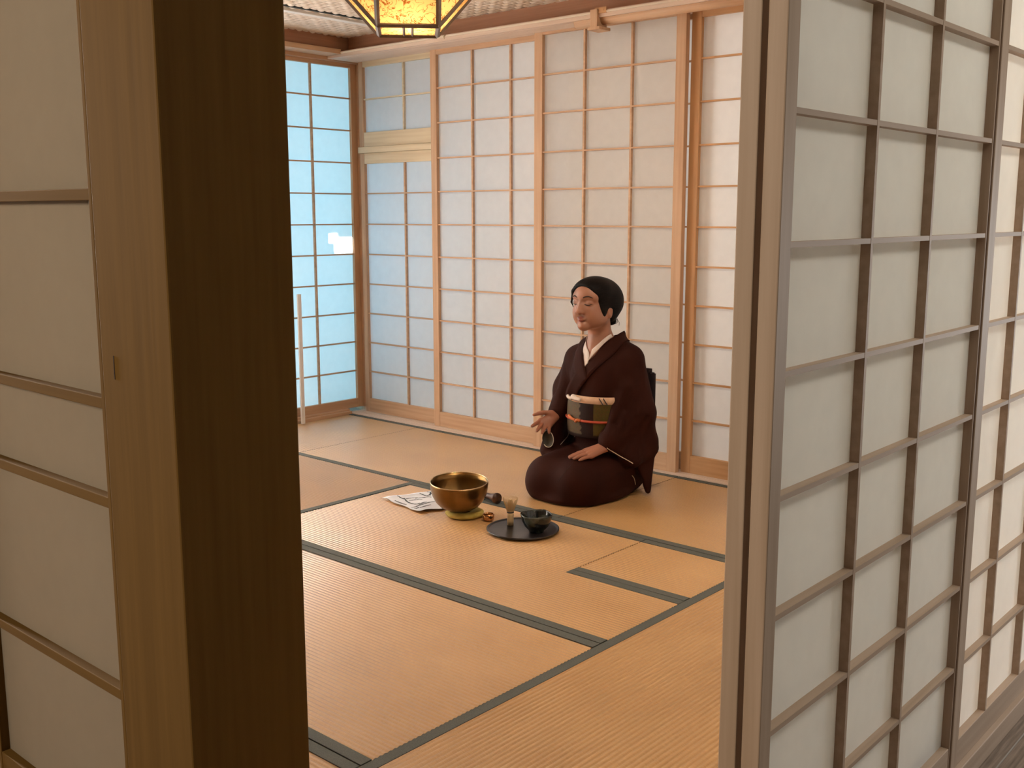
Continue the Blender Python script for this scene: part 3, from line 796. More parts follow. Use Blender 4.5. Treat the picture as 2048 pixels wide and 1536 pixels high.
        for ax in range(3):
            sa = [slice(None)] * 3; sb = [slice(None)] * 3
            sa[ax] = slice(0, n[ax] - 1); sb[ax] = slice(1, n[ax])
            A, Bq = ins[tuple(sa)], ins[tuple(sb)]
            e = np.argwhere(A != Bq)
            u_, v_ = (ax + 1) % 3, (ax + 2) % 3
            ok = (e[:, u_] > 0) & (e[:, v_] > 0) & (e[:, u_] < n[u_] - 1) & (e[:, v_] < n[v_] - 1)
            e = e[ok]; fl = A[e[:, 0], e[:, 1], e[:, 2]]
            def idx(du, dv):
                q = e.copy(); q[:, u_] -= du; q[:, v_] -= dv
                return ids[q[:, 0], q[:, 1], q[:, 2]]
            Q = np.stack([idx(1, 1), idx(0, 1), idx(0, 0), idx(1, 0)], 1)
            Q[~fl] = Q[~fl][:, ::-1]
            F.append(Q)
        F = np.concatenate(F)
        for _ in range(smooth):
            acc = np.zeros_like(V); cnt = np.zeros(len(V))
            for a in range(4):
                b = (a + 1) % 4
                np.add.at(acc, F[:, a], V[F[:, b]]); np.add.at(cnt, F[:, a], 1)
                np.add.at(acc, F[:, b], V[F[:, a]]); np.add.at(cnt, F[:, b], 1)
            V = 0.5 * V + 0.5 * acc / np.maximum(cnt, 1)[:, None]
        return V, F
# ------------------------------------------------------------------ the kneeling woman. local frame: f forward, l to her left, z up
PX, PY = 3.65, 2.70
person = empty('person', (PX, PY, 0.002), 'woman in a dark brown kimono kneeling on the mat with one palm held open', 'person')
def toW(V):
    V = np.asarray(V, float)
    return np.stack([PX - V[..., 0], PY - V[..., 1], V[..., 2]], -1)
def pw(f, l, z): return Vector((PX - f, PY - l, z))
def field_obj(name, fld, material, smooth=2, keep=False):
    V, F = fld.mesh(smooth)
    Wv = toW(V)
    me = bpy.data.meshes.new(name); me.from_pydata(Wv.tolist(), [], F[:, ::-1].tolist() if False else F.tolist())
    bvh = BVHTree.FromPolygons([Vector(v) for v in Wv], F.tolist())
    o = link(name, me, material, person, True)
    return o, bvh, V

# --- kimono
cloth = bumpy(add_noise(mat('brown_silk', (0.04, 0.013, 0.009), 0.72, 0, 0.10), (0.024, 0.0052, 0.0027), (0.035, 0.0083, 0.0045), (6, 6, 3), 4), 420, 0.25, 0.0008)
K = Field((-0.30, -0.34, -0.02), (0.42, 0.34, 0.78), 0.005)
# thighs, folded shins, lap
K.cone((-0.10, 0.070, 0.120), (0.225, 0.075, 0.095), 0.100, 0.085, 0.04)
K.cone((-0.10, -0.100, 0.120), (0.240, -0.112, 0.088), 0.100, 0.085, 0.04)
K.rbox((0.08, -0.02, 0.098), (0.238, 0.135, 0.086), 0.075, 0.06)
K.cone((0.20, 0.085, 0.050), (-0.12, 0.085, 0.045), 0.062, 0.045, 0.04)
K.cone((0.24, -0.125, 0.050), (-0.14, -0.10, 0.045), 0.070, 0.050, 0.04)
K.ell((0.08, -0.02, 0.02), (0.245, 0.185, 0.05), 0.03)
K.ell((-0.085, -0.005, 0.19), (0.115, 0.165, 0.15), 0.05)
# trunk
K.ell((0.0, 0.0, 0.36), (0.118, 0.141, 0.22), 0.05)
K.ell((0.0, 0.0, 0.52), (0.118, 0.148, 0.14), 0.05)
K.cone((-0.038, 0.045, 0.648), (-0.035, 0.114, 0.602), 0.052, 0.061, 0.04)
K.cone((-0.030, -0.045, 0.645), (-0.025, -0.140, 0.578), 0.052, 0.058, 0.04)
# her left sleeve, hanging over the thigh
S_, E_, W_ = (-0.035, 0.124, 0.590), (-0.035, 0.178, 0.370), (0.108, 0.118, 0.258)
K.cone(S_, E_, 0.063, 0.071, 0.03)
K.cone(E_, W_, 0.066, 0.036, 0.03)
K.cone((0.022, 0.145, 0.47), (0.100, 0.122, 0.285), 0.036, 0.033, 0.04)
Cb, Oo, Tt = (0.030, 0.193, 0.172), (-0.105, 0.205, 0.205), (-0.072, 0.207, 0.022)
K.tri(E_, W_, Cb, 0.022, 0.035)
K.tri(E_, Cb, Oo, 0.026, 0.035)
K.tri(Oo, (-0.015, 0.185, 0.165), Tt, 0.013, 0.02)
K.tri(S_, E_, (-0.09, 0.20, 0.25), 0.030, 0.04)
# her right sleeve, forearm raised
S2, E2, W2 = (-0.028, -0.146, 0.574), (-0.045, -0.212, 0.430), (0.062, -0.182, 0.352)
K.cone(S2, E2, 0.062, 0.072, 0.03)
K.cone(E2, W2, 0.070, 0.044, 0.03)
K.tri(E2, (0.075, -0.195, 0.340), (0.118, -0.205, 0.175), 0.024, 0.04)
K.tri(E2, (0.118, -0.205, 0.175), (-0.05, -0.225, 0.165), 0.026, 0.04)
# neck opening and shallow pleats at the chest, waist and sleeves
K.ell((0.012, 0.0, 0.715), (0.066, 0.058, 0.075), 0.012, 'cut')
K.cone((0.060, 0.0, 0.700), (0.112, -0.004, 0.620), 0.050, 0.008, 0.010, 'cut')
for a, b, r in (((0.075, 0.125, 0.60), (0.092, 0.118, 0.43), 0.012), ((0.060, -0.130, 0.60), (0.092, -0.118, 0.43), 0.012), ((0.055, 0.190, 0.47), (0.100, 0.150, 0.34), 0.009), ((0.045, 0.215, 0.43), (0.085, 0.185, 0.30), 0.008), ((0.0, 0.245, 0.36), (0.045, 0.225, 0.21), 0.009), ((-0.01, 0.20, 0.57), (0.015, 0.225, 0.44), 0.008),
                ((0.070, 0.1, 0.40), (0.12, 0.10, 0.31), 0.008), ((0.02, -0.225, 0.52), (0.035, -0.235, 0.42), 0.008), ((0.135, 0.060, 0.56), (0.132, 0.020, 0.46), 0.004), ((0.120, 0.110, 0.54), (0.118, 0.100, 0.44), 0.005), ((0.125, -0.085, 0.56), (0.120, -0.095, 0.45), 0.005),
                ((0.045, 0.185, 0.52), (0.060, 0.165, 0.40), 0.008), ((0.045, -0.185, 0.54), (0.055, -0.165, 0.42), 0.008),
                ((0.025, 0.220, 0.46), (0.025, 0.235, 0.34), 0.006), ((0.040, 0.225, 0.36), (0.085, 0.200, 0.26), 0.006), ((0.01, 0.235, 0.33), (0.01, 0.225, 0.22), 0.006),
                ((0.055, -0.245, 0.46), (0.11, -0.225, 0.40), 0.006), ((0.03, -0.26, 0.44), (0.09, -0.255, 0.37), 0.006),
                ((0.14, 0.180, 0.045), (-0.05, 0.175, 0.06), 0.004),
                ((0.1, 0.185, 0.09), (-0.08, 0.19, 0.075), 0.006)):
    K.cone(a, b, r, r * 0.6, 0.022, 'cut')
K.floor(0.004)
kim, KB, KV = field_obj('kimono', K, cloth, 2)

def snap(f, l, z, off=0.003):
    p, n, i, d = KB.find_nearest(pw(f, l, z))
    if (p + n * 0.01 - pw(0, 0, p.z)).length < (p - n * 0.01 - pw(0, 0, p.z)).length and False: n = -n
    return p + n * off
def drop(f, l, z0=0.243):
    h_ = KB.ray_cast(pw(f, l, z0), Vector((0, 0, -1)))
    return h_[0].z if h_[0] else 0.2

# --- body: one continuous skin from head to folded legs
skin = mat('skin', (0.6, 0.36, 0.25), 0.42, 0, 0.4)
nt, N, L, b = nodes(skin)
ca = N.new('ShaderNodeVertexColor'); ca.layer_name = 'skin_tone'; L.new(ca.outputs[0], b.inputs['Base Color'])
b.inputs['Subsurface Weight'].default_value = 0.12; b.inputs['Subsurface Radius'].default_value = (0.012, 0.005, 0.003); b.inputs['Subsurface Scale'].default_value = 0.6
Bd = Field((-0.22, -0.29, 0.0), (0.34, 0.27, 0.97), 0.0032)
# skull and face
Bd.ell((0.040, 0, 0.858), (0.096, 0.074, 0.084), 0.02)
Bd.ell((0.085, 0, 0.812), (0.062, 0.060, 0.078), 0.03)
for s in (1, -1):
    Bd.cone((0.062, 0.047 * s, 0.778), (0.128, 0.008 * s, 0.748), 0.022, 0.017, 0.022)
    Bd.ell((0.114, 0.033 * s, 0.806), (0.035, 0.030, 0.036), 0.02)
    Bd.ell((0.094, 0.039 * s, 0.779), (0.036, 0.025, 0.030), 0.025)
    Bd.ell((0.145, 0.018 * s, 0.817), (0.012, 0.010, 0.015), 0.012)
    Bd.cone((0.140, 0.012 * s, 0.869), (0.122, 0.050 * s, 0.868), 0.013, 0.012, 0.015)
Bd.ell((0.136, 0, 0.750), (0.019, 0.020, 0.016), 0.016)
Bd.ell((0.108, 0, 0.888), (0.046, 0.056, 0.038), 0.03)
for s in (1, -1):
    Bd.ell((0.163, 0.031 * s, 0.849), (0.018, 0.020, 0.012), 0.012, 'cut')
    Bd.ell((0.1345, 0.0325 * s, 0.8465), (0.0155, 0.0185, 0.0125), 0.005)
Bd.cone((0.1500, 0, 0.856), (0.1675, 0, 0.815), 0.0075, 0.0085, 0.008)
for s in (1, -1):
    Bd.ell((0.144, 0.0150 * s, 0.833), (0.013, 0.009, 0.014), 0.010)
    Bd.cone((0.1500, 0.0110 * s, 0.838), (0.1545, 0.0125 * s, 0.812), 0.0065, 0.0072, 0.008)
Bd.ell((0.1695, 0, 0.8115), (0.0105, 0.0105, 0.0090), 0.005)
for s in (1, -1):
    Bd.ell((0.1565, 0.0110 * s, 0.8075), (0.0095, 0.0072, 0.0074), 0.007)
    Bd.ell((0.160, 0.006 * s, 0.8005), (0.005, 0.003, 0.003), 0.004, 'cut')
# lips, slightly parted
for s in (1, -1):
    Bd.cone((0.1560, 0.0045 * s, 0.7855), (0.1470, 0.020 * s, 0.7803), 0.0056, 0.0032, 0.005)
    Bd.cone((0.1545, 0.0040 * s, 0.7740), (0.1465, 0.018 * s, 0.7778), 0.0062, 0.0033, 0.005)
    Bd.cone((0.1660, 0.000 * s, 0.7797), (0.1540, 0.017 * s, 0.7795), 0.0022, 0.0012, 0.003, 'cut')
# ears
for s in (1, -1):
    Bd.ell((0.044, 0.073 * s, 0.806), (0.017, 0.008, 0.028), 0.006)
    Bd.ell((0.046, 0.082 * s, 0.808), (0.009, 0.006, 0.015), 0.005, 'cut')
# neck, trunk, arms, folded legs
Bd.cone((0.030, 0, 0.780), (0.005, 0, 0.64), 0.050, 0.051, 0.03)
Bd.cone((0.000, 0, 0.66), (-0.005, 0, 0.58), 0.056, 0.09, 0.03)
Bd.cone((0.046, 0, 0.660), (0.074, 0, 0.570), 0.026, 0.024, 0.03)
Bd.ell((0.0, 0, 0.50), (0.095, 0.135, 0.15), 0.05)
Bd.ell((0.0, 0, 0.34), (0.090, 0.120, 0.17), 0.05)
Bd.ell((-0.06, 0, 0.20), (0.10, 0.14, 0.11), 0.05)
for s in (1, -1):
    Bd.cone((-0.03, 0.05 * s, 0.62), (-0.03, 0.112 * s, 0.585), 0.042, 0.038, 0.03)
    Bd.cone((-0.08, 0.075 * s, 0.13), (0.215, 0.085 * s, 0.10), 0.075, 0.055, 0.03)
    Bd.cone((0.21, 0.085 * s, 0.065), (-0.12, 0.06 * s, 0.05), 0.045, 0.030, 0.03)
Bd.cone((-0.03, 0.112, 0.585), (-0.038, 0.178, 0.37), 0.042, 0.036, 0.02)
Bd.cone((-0.038, 0.178, 0.37), (0.102, 0.121, 0.246), 0.036, 0.022, 0.02)
Bd.cone((-0.03, -0.118, 0.580), (-0.045, -0.208, 0.43), 0.042, 0.036, 0.02)
Bd.cone((-0.045, -0.208, 0.43), (0.087, -0.178, 0.336), 0.036, 0.022, 0.02)
# her left hand, laid flat on the lap: palm, four fingers, thumb
def zl(f, l, up): return (f, l, drop(f, l) + up)
dirv = np.array([0.88, -0.47]); perp = np.array([0.47, 0.88])
def hp(a, c, up):
    q = np.array([0.118, 0.112]) + dirv * a + perp * c
    return zl(q[0], q[1], up)
kn = [hp(0.078, o, 0.020) for o in (-0.030, -0.010, 0.010, 0.028)]
wristL = np.array((0.102, 0.121, 0.243))
for kk, rr in zip(kn, (0.0125, 0.013, 0.0125, 0.0115)):
    Bd.cone(wristL, kk, 0.0195, rr, 0.010)
for i, (ln, r1, fan) in enumerate(((0.072, 0.0086, -0.10), (0.080, 0.0088, -0.02), (0.074, 0.0084, 0.06), (0.058, 0.0076, 0.15))):
    o = (-0.030, -0.010, 0.010, 0.028)[i]
    j1 = hp(0.078 + ln * 0.45, o + fan * ln * 0.45, 0.0165); j2 = hp(0.078 + ln * 0.78, o + fan * ln * 0.78, 0.0115); j3 = hp(0.078 + ln, o + fan * ln, 0.0085)
    Bd.cone(kn[i], j1, r1 * 1.12, r1, 0.004); Bd.cone(j1, j2, r1, r1 * 0.92, 0.003); Bd.cone(j2, j3, r1 * 0.92, r1 * 0.75, 0.003)
t0, t1_, t2 = hp(0.025, -0.022, 0.018), hp(0.060, -0.050, 0.014), hp(0.090, -0.058, 0.010)
Bd.cone(t0, t1_, 0.0135, 0.0100, 0.006); Bd.cone(t1_, t2, 0.0098, 0.0078, 0.003)
# her right hand, palm turned up and towards the bowl, fingers opening downward
Wr = np.array((0.090, -0.178, 0.334))
PA = [np.array(v) for v in ((0.163, -0.210, 0.316), (0.162, -0.200, 0.303), (0.154, -0.189, 0.295), (0.140, -0.178, 0.292))]
for q, rr in zip(PA, (0.0115, 0.0120, 0.0115, 0.0110)):
    Bd.cone(Wr + 0.30 * (q - Wr), q, 0.0165, rr, 0.009)
Bd.cone(Wr, (0.120, -0.187, 0.343), 0.019, 0.0150, 0.008)                      # thumb mound
Bd.cone((0.116, -0.185, 0.345), (0.145, -0.205, 0.350), 0.0125, 0.0098, 0.005)
Bd.cone((0.145, -0.205, 0.350), (0.168, -0.218, 0.347), 0.0098, 0.0090, 0.003)
Bd.cone((0.168, -0.218, 0.347), (0.186, -0.229, 0.342), 0.0090, 0.0072, 0.003)
FG = [(PA[0], (0.193, -0.210, 0.307), (0.211, -0.210, 0.302), (0.225, -0.208, 0.300), 0.0086),
      (PA[1], (0.191, -0.192, 0.293), (0.206, -0.189, 0.285), (0.218, -0.185, 0.280), 0.0088),
      (PA[2], (0.176, -0.180, 0.282), (0.189, -0.175, 0.274), (0.199, -0.170, 0.269), 0.0084),
      (PA[3], (0.155, -0.167, 0.280), (0.164, -0.160, 0.273), (0.170, -0.155, 0.268), 0.0076)]
for a, b1, c1, d1, r in FG:
    Bd.cone(a, b1, r * 1.12, r, 0.003); Bd.cone(b1, c1, r, r * 0.92, 0.002); Bd.cone(c1, d1, r * 0.92, r * 0.75, 0.002)
Bd.floor(0.012)
body, BB, BV = field_obj('body', Bd, skin, 1)
# skin tones: lips, cheeks, fingertips
col = np.tile(np.array([0.36, 0.168, 0.105]), (len(BV), 1))
def blend(center, rad, c, power=1.0):
    d = np.sqrt((((BV - np.array(center)) / np.array(rad)) ** 2).sum(1)); w_ = np.clip(1.15 - d, 0, 1) ** power
    w_ = np.clip(w_ * 3, 0, 1)[:, None]
    col[:] = col * (1 - w_) + np.array(c) * w_
for s in (1, -1):
    d = np.sqrt((((BV - np.array((0.128, 0.040 * s, 0.812))) / np.array((0.05, 0.035, 0.028))) ** 2).sum(1))
    w_ = (np.clip(1 - d, 0, 1) * 0.5)[:, None]; col[:] = col * (1 - w_) + np.array([0.36, 0.145, 0.088]) * w_
    d = np.sqrt((((BV - np.array((0.140, 0.033 * s, 0.852))) / np.array((0.03, 0.026, 0.012))) ** 2).sum(1))
    w_ = (np.clip(1.2 - d, 0, 1) * 0.45)[:, None]; col[:] = col * (1 - w_) + np.array([0.24, 0.092, 0.062]) * w_
blend((0.158, 0, 0.7865), (0.016, 0.0215, 0.0052), (0.23, 0.055, 0.040))
blend((0.157, 0, 0.7730), (0.016, 0.0190, 0.0064), (0.26, 0.066, 0.048))
hands = (BV[:, 2] < 0.36) & (BV[:, 0] > 0.05)
col[hands] = col[hands] * np.array([1.0, 0.86, 0.80])
attr = body.data.color_attributes.new('skin_tone', 'FLOAT_COLOR', 'POINT')
attr.data.foreach_set('color', np.concatenate([col, np.ones((len(col), 1))], 1).astype(np.float32).ravel())

# --- hair, brows, lashes
hairm = add_noise(mat('black_hair', (0.004, 0.003, 0.003), 0.55, 0, 0.1), (0.003, 0.0025, 0.0025), (0.010, 0.007, 0.006), (14, 150, 190), 4, 1.0, 0.5, dist=0.0012)
Hf = Field((-0.16, -0.11, 0.72), (0.17, 0.11, 0.98), 0.0030)
Hf.ell((0.032, 0, 0.862), (0.112, 0.086, 0.090), 0.02)
Hf.ell((0.072, 0, 0.893), (0.084, 0.080, 0.060), 0.02)
for s in (1, -1):
    Hf.ell((0.080, 0.061 * s, 0.820), (0.027, 0.014, 0.044), 0.012)
Hf.ell((-0.014, 0.000, 0.842), (0.086, 0.082, 0.084), 0.03)
Hf.ell((-0.022, 0, 0.785), (0.045, 0.050, 0.035), 0.02)
Hf.ell((-0.052, 0.005, 0.757), (0.022, 0.030, 0.021), 0.010)
# face opening
Hf.ell((0.200, -0.003, 0.826), (0.115, 0.090, 0.102), 0.020, 'cut')
Hf.ell((0.164, 0.0, 0.770), (0.088, 0.12, 0.080), 0.020, 'cut')
Hf.ell((0.040, 0.0, 0.735), (0.070, 0.13, 0.048), 0.012, 'cut')
for s in (1, -1):
    Hf.ell((0.044, 0.092 * s, 0.798), (0.019, 0.022, 0.026), 0.006, 'cut')      # ears stay clear
# a loose lock along her right temple, parted from the middle
Hf.cone((0.118, -0.020, 0.928), (0.132, -0.056, 0.893), 0.008, 0.007, 0.02)
Hf.cone((0.132, -0.056, 0.893), (0.122, -0.074, 0.845), 0.008, 0.004, 0.006)
Hf.cone((0.122, -0.074, 0.845), (0.105, -0.073, 0.815), 0.004, 0.002, 0.005)
hair, _, _ = field_obj('hair', Hf, hairm, 2)
bm = bmesh.new()
tube(bm, spline([pw(-0.070, 0.012, 0.772), pw(-0.082, 0.020, 0.765), pw(-0.078, 0.024, 0.748), pw(-0.064, 0.018, 0.742)], 5), 0.0012, 6)
tube(bm, spline([pw(-0.062, 0.020, 0.770), pw(-0.082, 0.030, 0.752), pw(-0.078, 0.034, 0.735)], 5), 0.0009, 6)
obj('loose_strand', bm, hairm, hair)
dark = mat('brow_hair', (0.035, 0.016, 0.012), 0.7)
def on_face(pts, rad, name, material, off=0.0005):
    out = []
    for f_, l_, z_ in pts:
        h_ = BB.ray_cast(pw(0.30, l_ * 1.25, z_), (pw(0.0, l_ * 0.9, z_) - pw(0.30, l_ * 1.25, z_)).normalized())
        out.append((h_[0] if h_[0] else pw(f_, l_, z_)) + Vector((-off, -off * (1 if l_ > 0 else -1) * 0.6, 0)))
    bm = bmesh.new(); n = len(out)
    tube(bm, out, [rad * (0.35 + 0.65 * math.sin(math.pi * min(1, (i + 1.2) / n))) for i in range(n)], 8)
    return obj(name, bm, material, person, True)
for s in (1, -1):
    on_face(spline([(0.15, 0.014 * s, 0.8700), (0.15, 0.024 * s, 0.8745), (0.145, 0.036 * s, 0.8755), (0.135, 0.050 * s, 0.8690)], 4), 0.0030, 'eyebrow', dark)
    on_face(spline([(0.15, 0.0185 * s, 0.8415), (0.15, 0.026 * s, 0.8395), (0.145, 0.036 * s, 0.8395), (0.135, 0.047 * s, 0.8430)], 4), 0.0019, 'eyelashes', mat('lash_black', (0.01, 0.008, 0.008), 0.7))

# --- collars: ribbons laid round the neck
def ribbon(name, inner, outer, material, thick=0.004, parent=None, lift=0.003):
    a = spline(inner, 6); c = spline(outer, 6); bm = bmesh.new(); m_ = 5
    rows = []
    for p, q in zip(a, c):
        row = []
        for k in range(m_ + 1):
            t_ = k / m_; x = p * (1 - t_) + q * t_
            n_, nn, _, _ = KB.find_nearest(x)
            if t_ > 0.35 and (n_ - x).length < 0.03:
                x = x * (1 - 0.8 * t_) + (n_ + nn * lift) * (0.8 * t_)
            row.append(bm.verts.new(x))
        rows.append(row)
    for r0, r1 in zip(rows[:-1], rows[1:]):
        for k in range(m_): bm.faces.new((r0[k], r0[k + 1], r1[k + 1], r1[k]))
    bmesh.ops.recalc_face_normals(bm, faces=bm.faces[:])
    o = obj(name, bm, material, parent or person, True)
    sm = o.modifiers.new('thick', 'SOLIDIFY'); sm.thickness = thick; sm.offset = 0
    return o
white = add_noise(mat('white_collar_silk', (0.78, 0.66, 0.60), 0.7), (0.72, 0.60, 0.54), (0.80, 0.69, 0.63), (80, 80, 80), 2)
def surf(x, y, lift=0.002):
    """first point of skin or cloth met by the line from the entrance through photo position x, y"""
    d = (FWD + RIGHT * ((x - 1024) / 2091.3) + DOWN * ((y - 768) / 2091.3)).normalized()
    o_ = Vector((0, 0, CAM_H)); best = None
    for bv in (KB, BB):
        h_ = bv.ray_cast(o_, d)
        if h_[0] is not None and (best is None or h_[3] < best[3]): best = h_
    if best is None:
        return KB.find_nearest(o_ + d * 4.42)[0] - d * lift
    return best[0] - d * lift
def band(name, inner, outer, material, lift=0.003, parent=None):
    a = spline([surf(x, y, lift) for x, y in inner], 5); c = spline([surf(x, y, lift) for x, y in outer], 5)
    bm = bmesh.new(); rows = [[bm.verts.new(p * (1 - k / 3) + q * (k / 3)) for k in range(4)] for p, q in zip(a, c)]
    for r0, r1 in zip(rows[:-1], rows[1:]):
        for k in range(3): bm.faces.new((r0[k], r0[k + 1], r1[k + 1], r1[k]))
    bmesh.ops.recalc_face_normals(bm, faces=bm.faces[:])
    o = obj(name, bm, material, parent or person, True)
    sm = o.modifiers.new('thick', 'SOLIDIFY'); sm.thickness = 0.003; sm.offset = 0
    return o
def wrap(name, inner, outer, material, lift, thick=0.003):
    a = spline([pw(*v) for v in inner], 6); c = spline([pw(*v) for v in outer], 6); bm = bmesh.new(); rows = []
    for p, q in zip(a, c):
        row = []
        for k in range(6):
            x = p * (1 - k / 5) + q * (k / 5)
            for _ in range(2):
                for bv in (BB, KB):
                    n_, nn, _i, _d = bv.find_nearest(x)
                    if (x - n_).dot(nn) < lift: x = n_ + nn * lift
            row.append(bm.verts.new(x))
        rows.append(row)
    for r0, r1 in zip(rows[:-1], rows[1:]):
        for k in range(5): bm.faces.new((r0[k], r0[k + 1], r1[k + 1], r1[k]))
    bmesh.ops.recalc_face_normals(bm, faces=bm.faces[:])
    o = obj(name, bm, material, person, True)
    sm = o.modifiers.new('thick', 'SOLIDIFY'); sm.thickness = thick; sm.offset = 0
    return o
wrap('under_collar', [(-0.03, -0.046, 0.712), (0.026, -0.046, 0.688), (0.066, -0.022, 0.652), (0.086, 0.002, 0.622), (0.100, 0.006, 0.585)],
     [(-0.03, -0.060, 0.702), (0.028, -0.060, 0.674), (0.074, -0.045, 0.638), (0.096, -0.022, 0.600), (0.110, -0.008, 0.565)], white, 0.004)
band('under_collar', [(1184, 699), (1195, 689), (1206, 679), (1215, 672), (1222, 668)], [(1177, 721), (1190, 706), (1204, 691), (1216, 680), (1225, 674)], white, 0.010)
wrap('kimono_collar', [(-0.09, -0.040, 0.718), (-0.03, -0.060, 0.706), (0.031, -0.060, 0.674), (0.075, -0.042, 0.634), (0.106, -0.008, 0.580), (0.122, 0.018, 0.525)],
     [(-0.11, -0.055, 0.68), (-0.04, -0.100, 0.665), (0.040, -0.104, 0.630), (0.088, -0.082, 0.580), (0.116, -0.050, 0.528), (0.130, -0.015, 0.48)], cloth, 0.007, 0.005)
ribbon('kimono_collar', [pw(-0.118, -0.01, 0.680), pw(-0.112, 0.030, 0.700), pw(-0.075, 0.058, 0.712), pw(0.010, 0.062, 0.690), pw(0.056, 0.036, 0.655), pw(0.092, -0.004, 0.606), pw(0.117, -0.05, 0.545), pw(0.126, -0.086, 0.478), pw(0.126, -0.100, 0.435)],
       [pw(-0.135, -0.01, 0.640), pw(-0.128, 0.040, 0.655), pw(-0.092, 0.082, 0.668), pw(0.0, 0.104, 0.652), pw(0.062, 0.088, 0.612), pw(0.108, 0.048, 0.560), pw(0.130, 0.002, 0.500), pw(0.132, -0.030, 0.462), pw(0.130, -0.050, 0.425)], cloth, 0.006, None, 0.007)

# --- obi, sash and cord: bands lofted round the waist
def waist_band(name, z0, z1, grow, material, nz=10, na=96, bulge=0.0, a0=0.0, a1=2 * math.pi, tone=None, tilt=0.0):
    V, F, Cc = [], [], []
    full = abs((a1 - a0) - 2 * math.pi) < 1e-6
    for j in range(nz + 1):
        tz = j / nz
        for i in range(na):
            a = a0 + (a1 - a0) * i / (na if full else na - 1)
            g = grow + bulge * math.sin(math.pi * tz)
            z = z0 + (z1 - z0) * tz + tilt * math.cos(a)
            zz = z - 0.36
            rf, rl = 0.121 + g, 0.139 + g
            V.append(pw(rf * math.cos(a), rl * math.sin(a), z))
            if tone: Cc.append(tone(a, tz))
    for j in range(nz):
        for i in range(na if full else na - 1):
            i2 = (i + 1) % na
            F.append((j * na + i, j * na + i2, (j + 1) * na + i2, (j + 1) * na + i))
    me = bpy.data.meshes.new(name); me.from_pydata([tuple(v) for v in V], [], F)
    if tone:
        at_ = me.color_attributes.new('weave', 'FLOAT_COLOR', 'POINT')
        at_.data.foreach_set('color', np.array([(*c, 1) for c in Cc], np.float32).ravel())
    o = link(name, me, material, person, True)
    bm = bmesh.new(); bm.from_mesh(o.data); bmesh.ops.recalc_face_normals(bm, faces=bm.faces[:]); bm.to_mesh(o.data); bm.free()
    sm = o.modifiers.new('thick', 'SOLIDIFY'); sm.thickness = 0.008; sm.offset = -1
    return o
obim = mat('obi_brocade', (0.1, 0.08, 0.04), 0.6, 0, 0.15)
nt, N, L, b = nodes(obim)
vc = N.new('ShaderNodeVertexColor'); vc.layer_name = 'weave'
tc = N.new('ShaderNodeTexCoord'); nz_ = N.new('ShaderNodeTexNoise'); nz_.inputs['Scale'].default_value = 130; L.new(tc.outputs['Object'], nz_.inputs['Vector'])
mxc = N.new('ShaderNodeMixRGB'); mxc.blend_type = 'MULTIPLY'; mxc.inputs[0].default_value = 0.55
L.new(vc.outputs[0], mxc.inputs[1]); L.new(nz_.outputs['Color'], mxc.inputs[2]); L.new(mxc.outputs[0], b.inputs['Base Color'])
def weave(a, tz):
    d = math.degrees((a + math.pi) % (2 * math.pi) - math.pi)      # 0 = front, + = her left
    brown = (0.020, 0.0065, 0.0045)
    zig = 4.0 * abs(((tz * 5) % 1) - 0.5)
    if tz < 0.10: return brown
    if d < -1 - zig * 2.5 + 6 * (0.5 - tz): return (0.15, 0.105, 0.06)
    if d < 21: return brown
    if d < 80: return (0.105, 0.068, 0.016)
    return brown
waist_band('obi', 0.262, 0.418, 0.0125, obim, 24, 288, 0.004, tone=weave)
peach = add_noise(mat('peach_sash_silk', (0.65, 0.40, 0.25), 0.6), (0.60, 0.36, 0.22), (0.70, 0.46, 0.31), (40, 40, 40), 3)
sash = waist_band('sash', 0.412, 0.446, 0.011, peach, 8, 96, 0.006)
stripe = mat('sash_stripe_ink', (0.02, 0.015, 0.02), 0.7)
bm = bmesh.new()
for a in (0.58, 0.70):
    tube(bm, [pw(0.1405 * math.cos(a - 0.06), 0.1585 * math.sin(a - 0.06), 0.443), pw(0.1405 * math.cos(a + 0.06), 0.1585 * math.sin(a + 0.06), 0.414)], 0.0022, 6)
obj('sash_stripe', bm, stripe, sash)
bm = bmesh.new()
tube(bm, spline([pw(0.136, -0.055, 0.440), pw(0.145, -0.030, 0.434), pw(0.144, -0.005, 0.430)], 5), [0.008, 0.011, 0.012, 0.012, 0.011, 0.010, 0.009, 0.009, 0.009, 0.008, 0.008], 10)
tube(bm, spline([pw(0.139, -0.055, 0.428), pw(0.142, -0.070, 0.434), pw(0.132, -0.082, 0.438)], 5), 0.007, 8)
obj('sash_knot', bm, add_noise(mat('white_sash_silk', (0.8, 0.68, 0.6), 0.6), (0.74, 0.6, 0.52), (0.85, 0.75, 0.68), (40, 40, 40), 2), person, True)
cordm = bumpy(mat('orange_red_cord', (0.42, 0.055, 0.018), 0.6), 600, 0.4, 0.0006)
bm = bmesh.new(); na = 120
ring = [pw(0.1395 * math.cos(2 * math.pi * i / na), 0.1575 * math.sin(2 * math.pi * i / na), 0.338) for i in range(na + 1)]
tube(bm, ring, 0.0055, 10)
cord = obj('obi_cord', bm, cordm, person, True)
bm = bmesh.new()
tube(bm, spline([pw(0.142, -0.030, 0.332), pw(0.147, -0.018, 0.341), pw(0.143, -0.006, 0.337)], 4), 0.007, 8)
tube(bm, spline([pw(0.142, -0.034, 0.338), pw(0.139, -0.056, 0.344), pw(0.130, -0.078, 0.352)], 4), [0.006] * 9, 8)
obj('cord_knot', bm, mat('orange_cord_tip', (0.55, 0.14, 0.03), 0.6), cord, True)
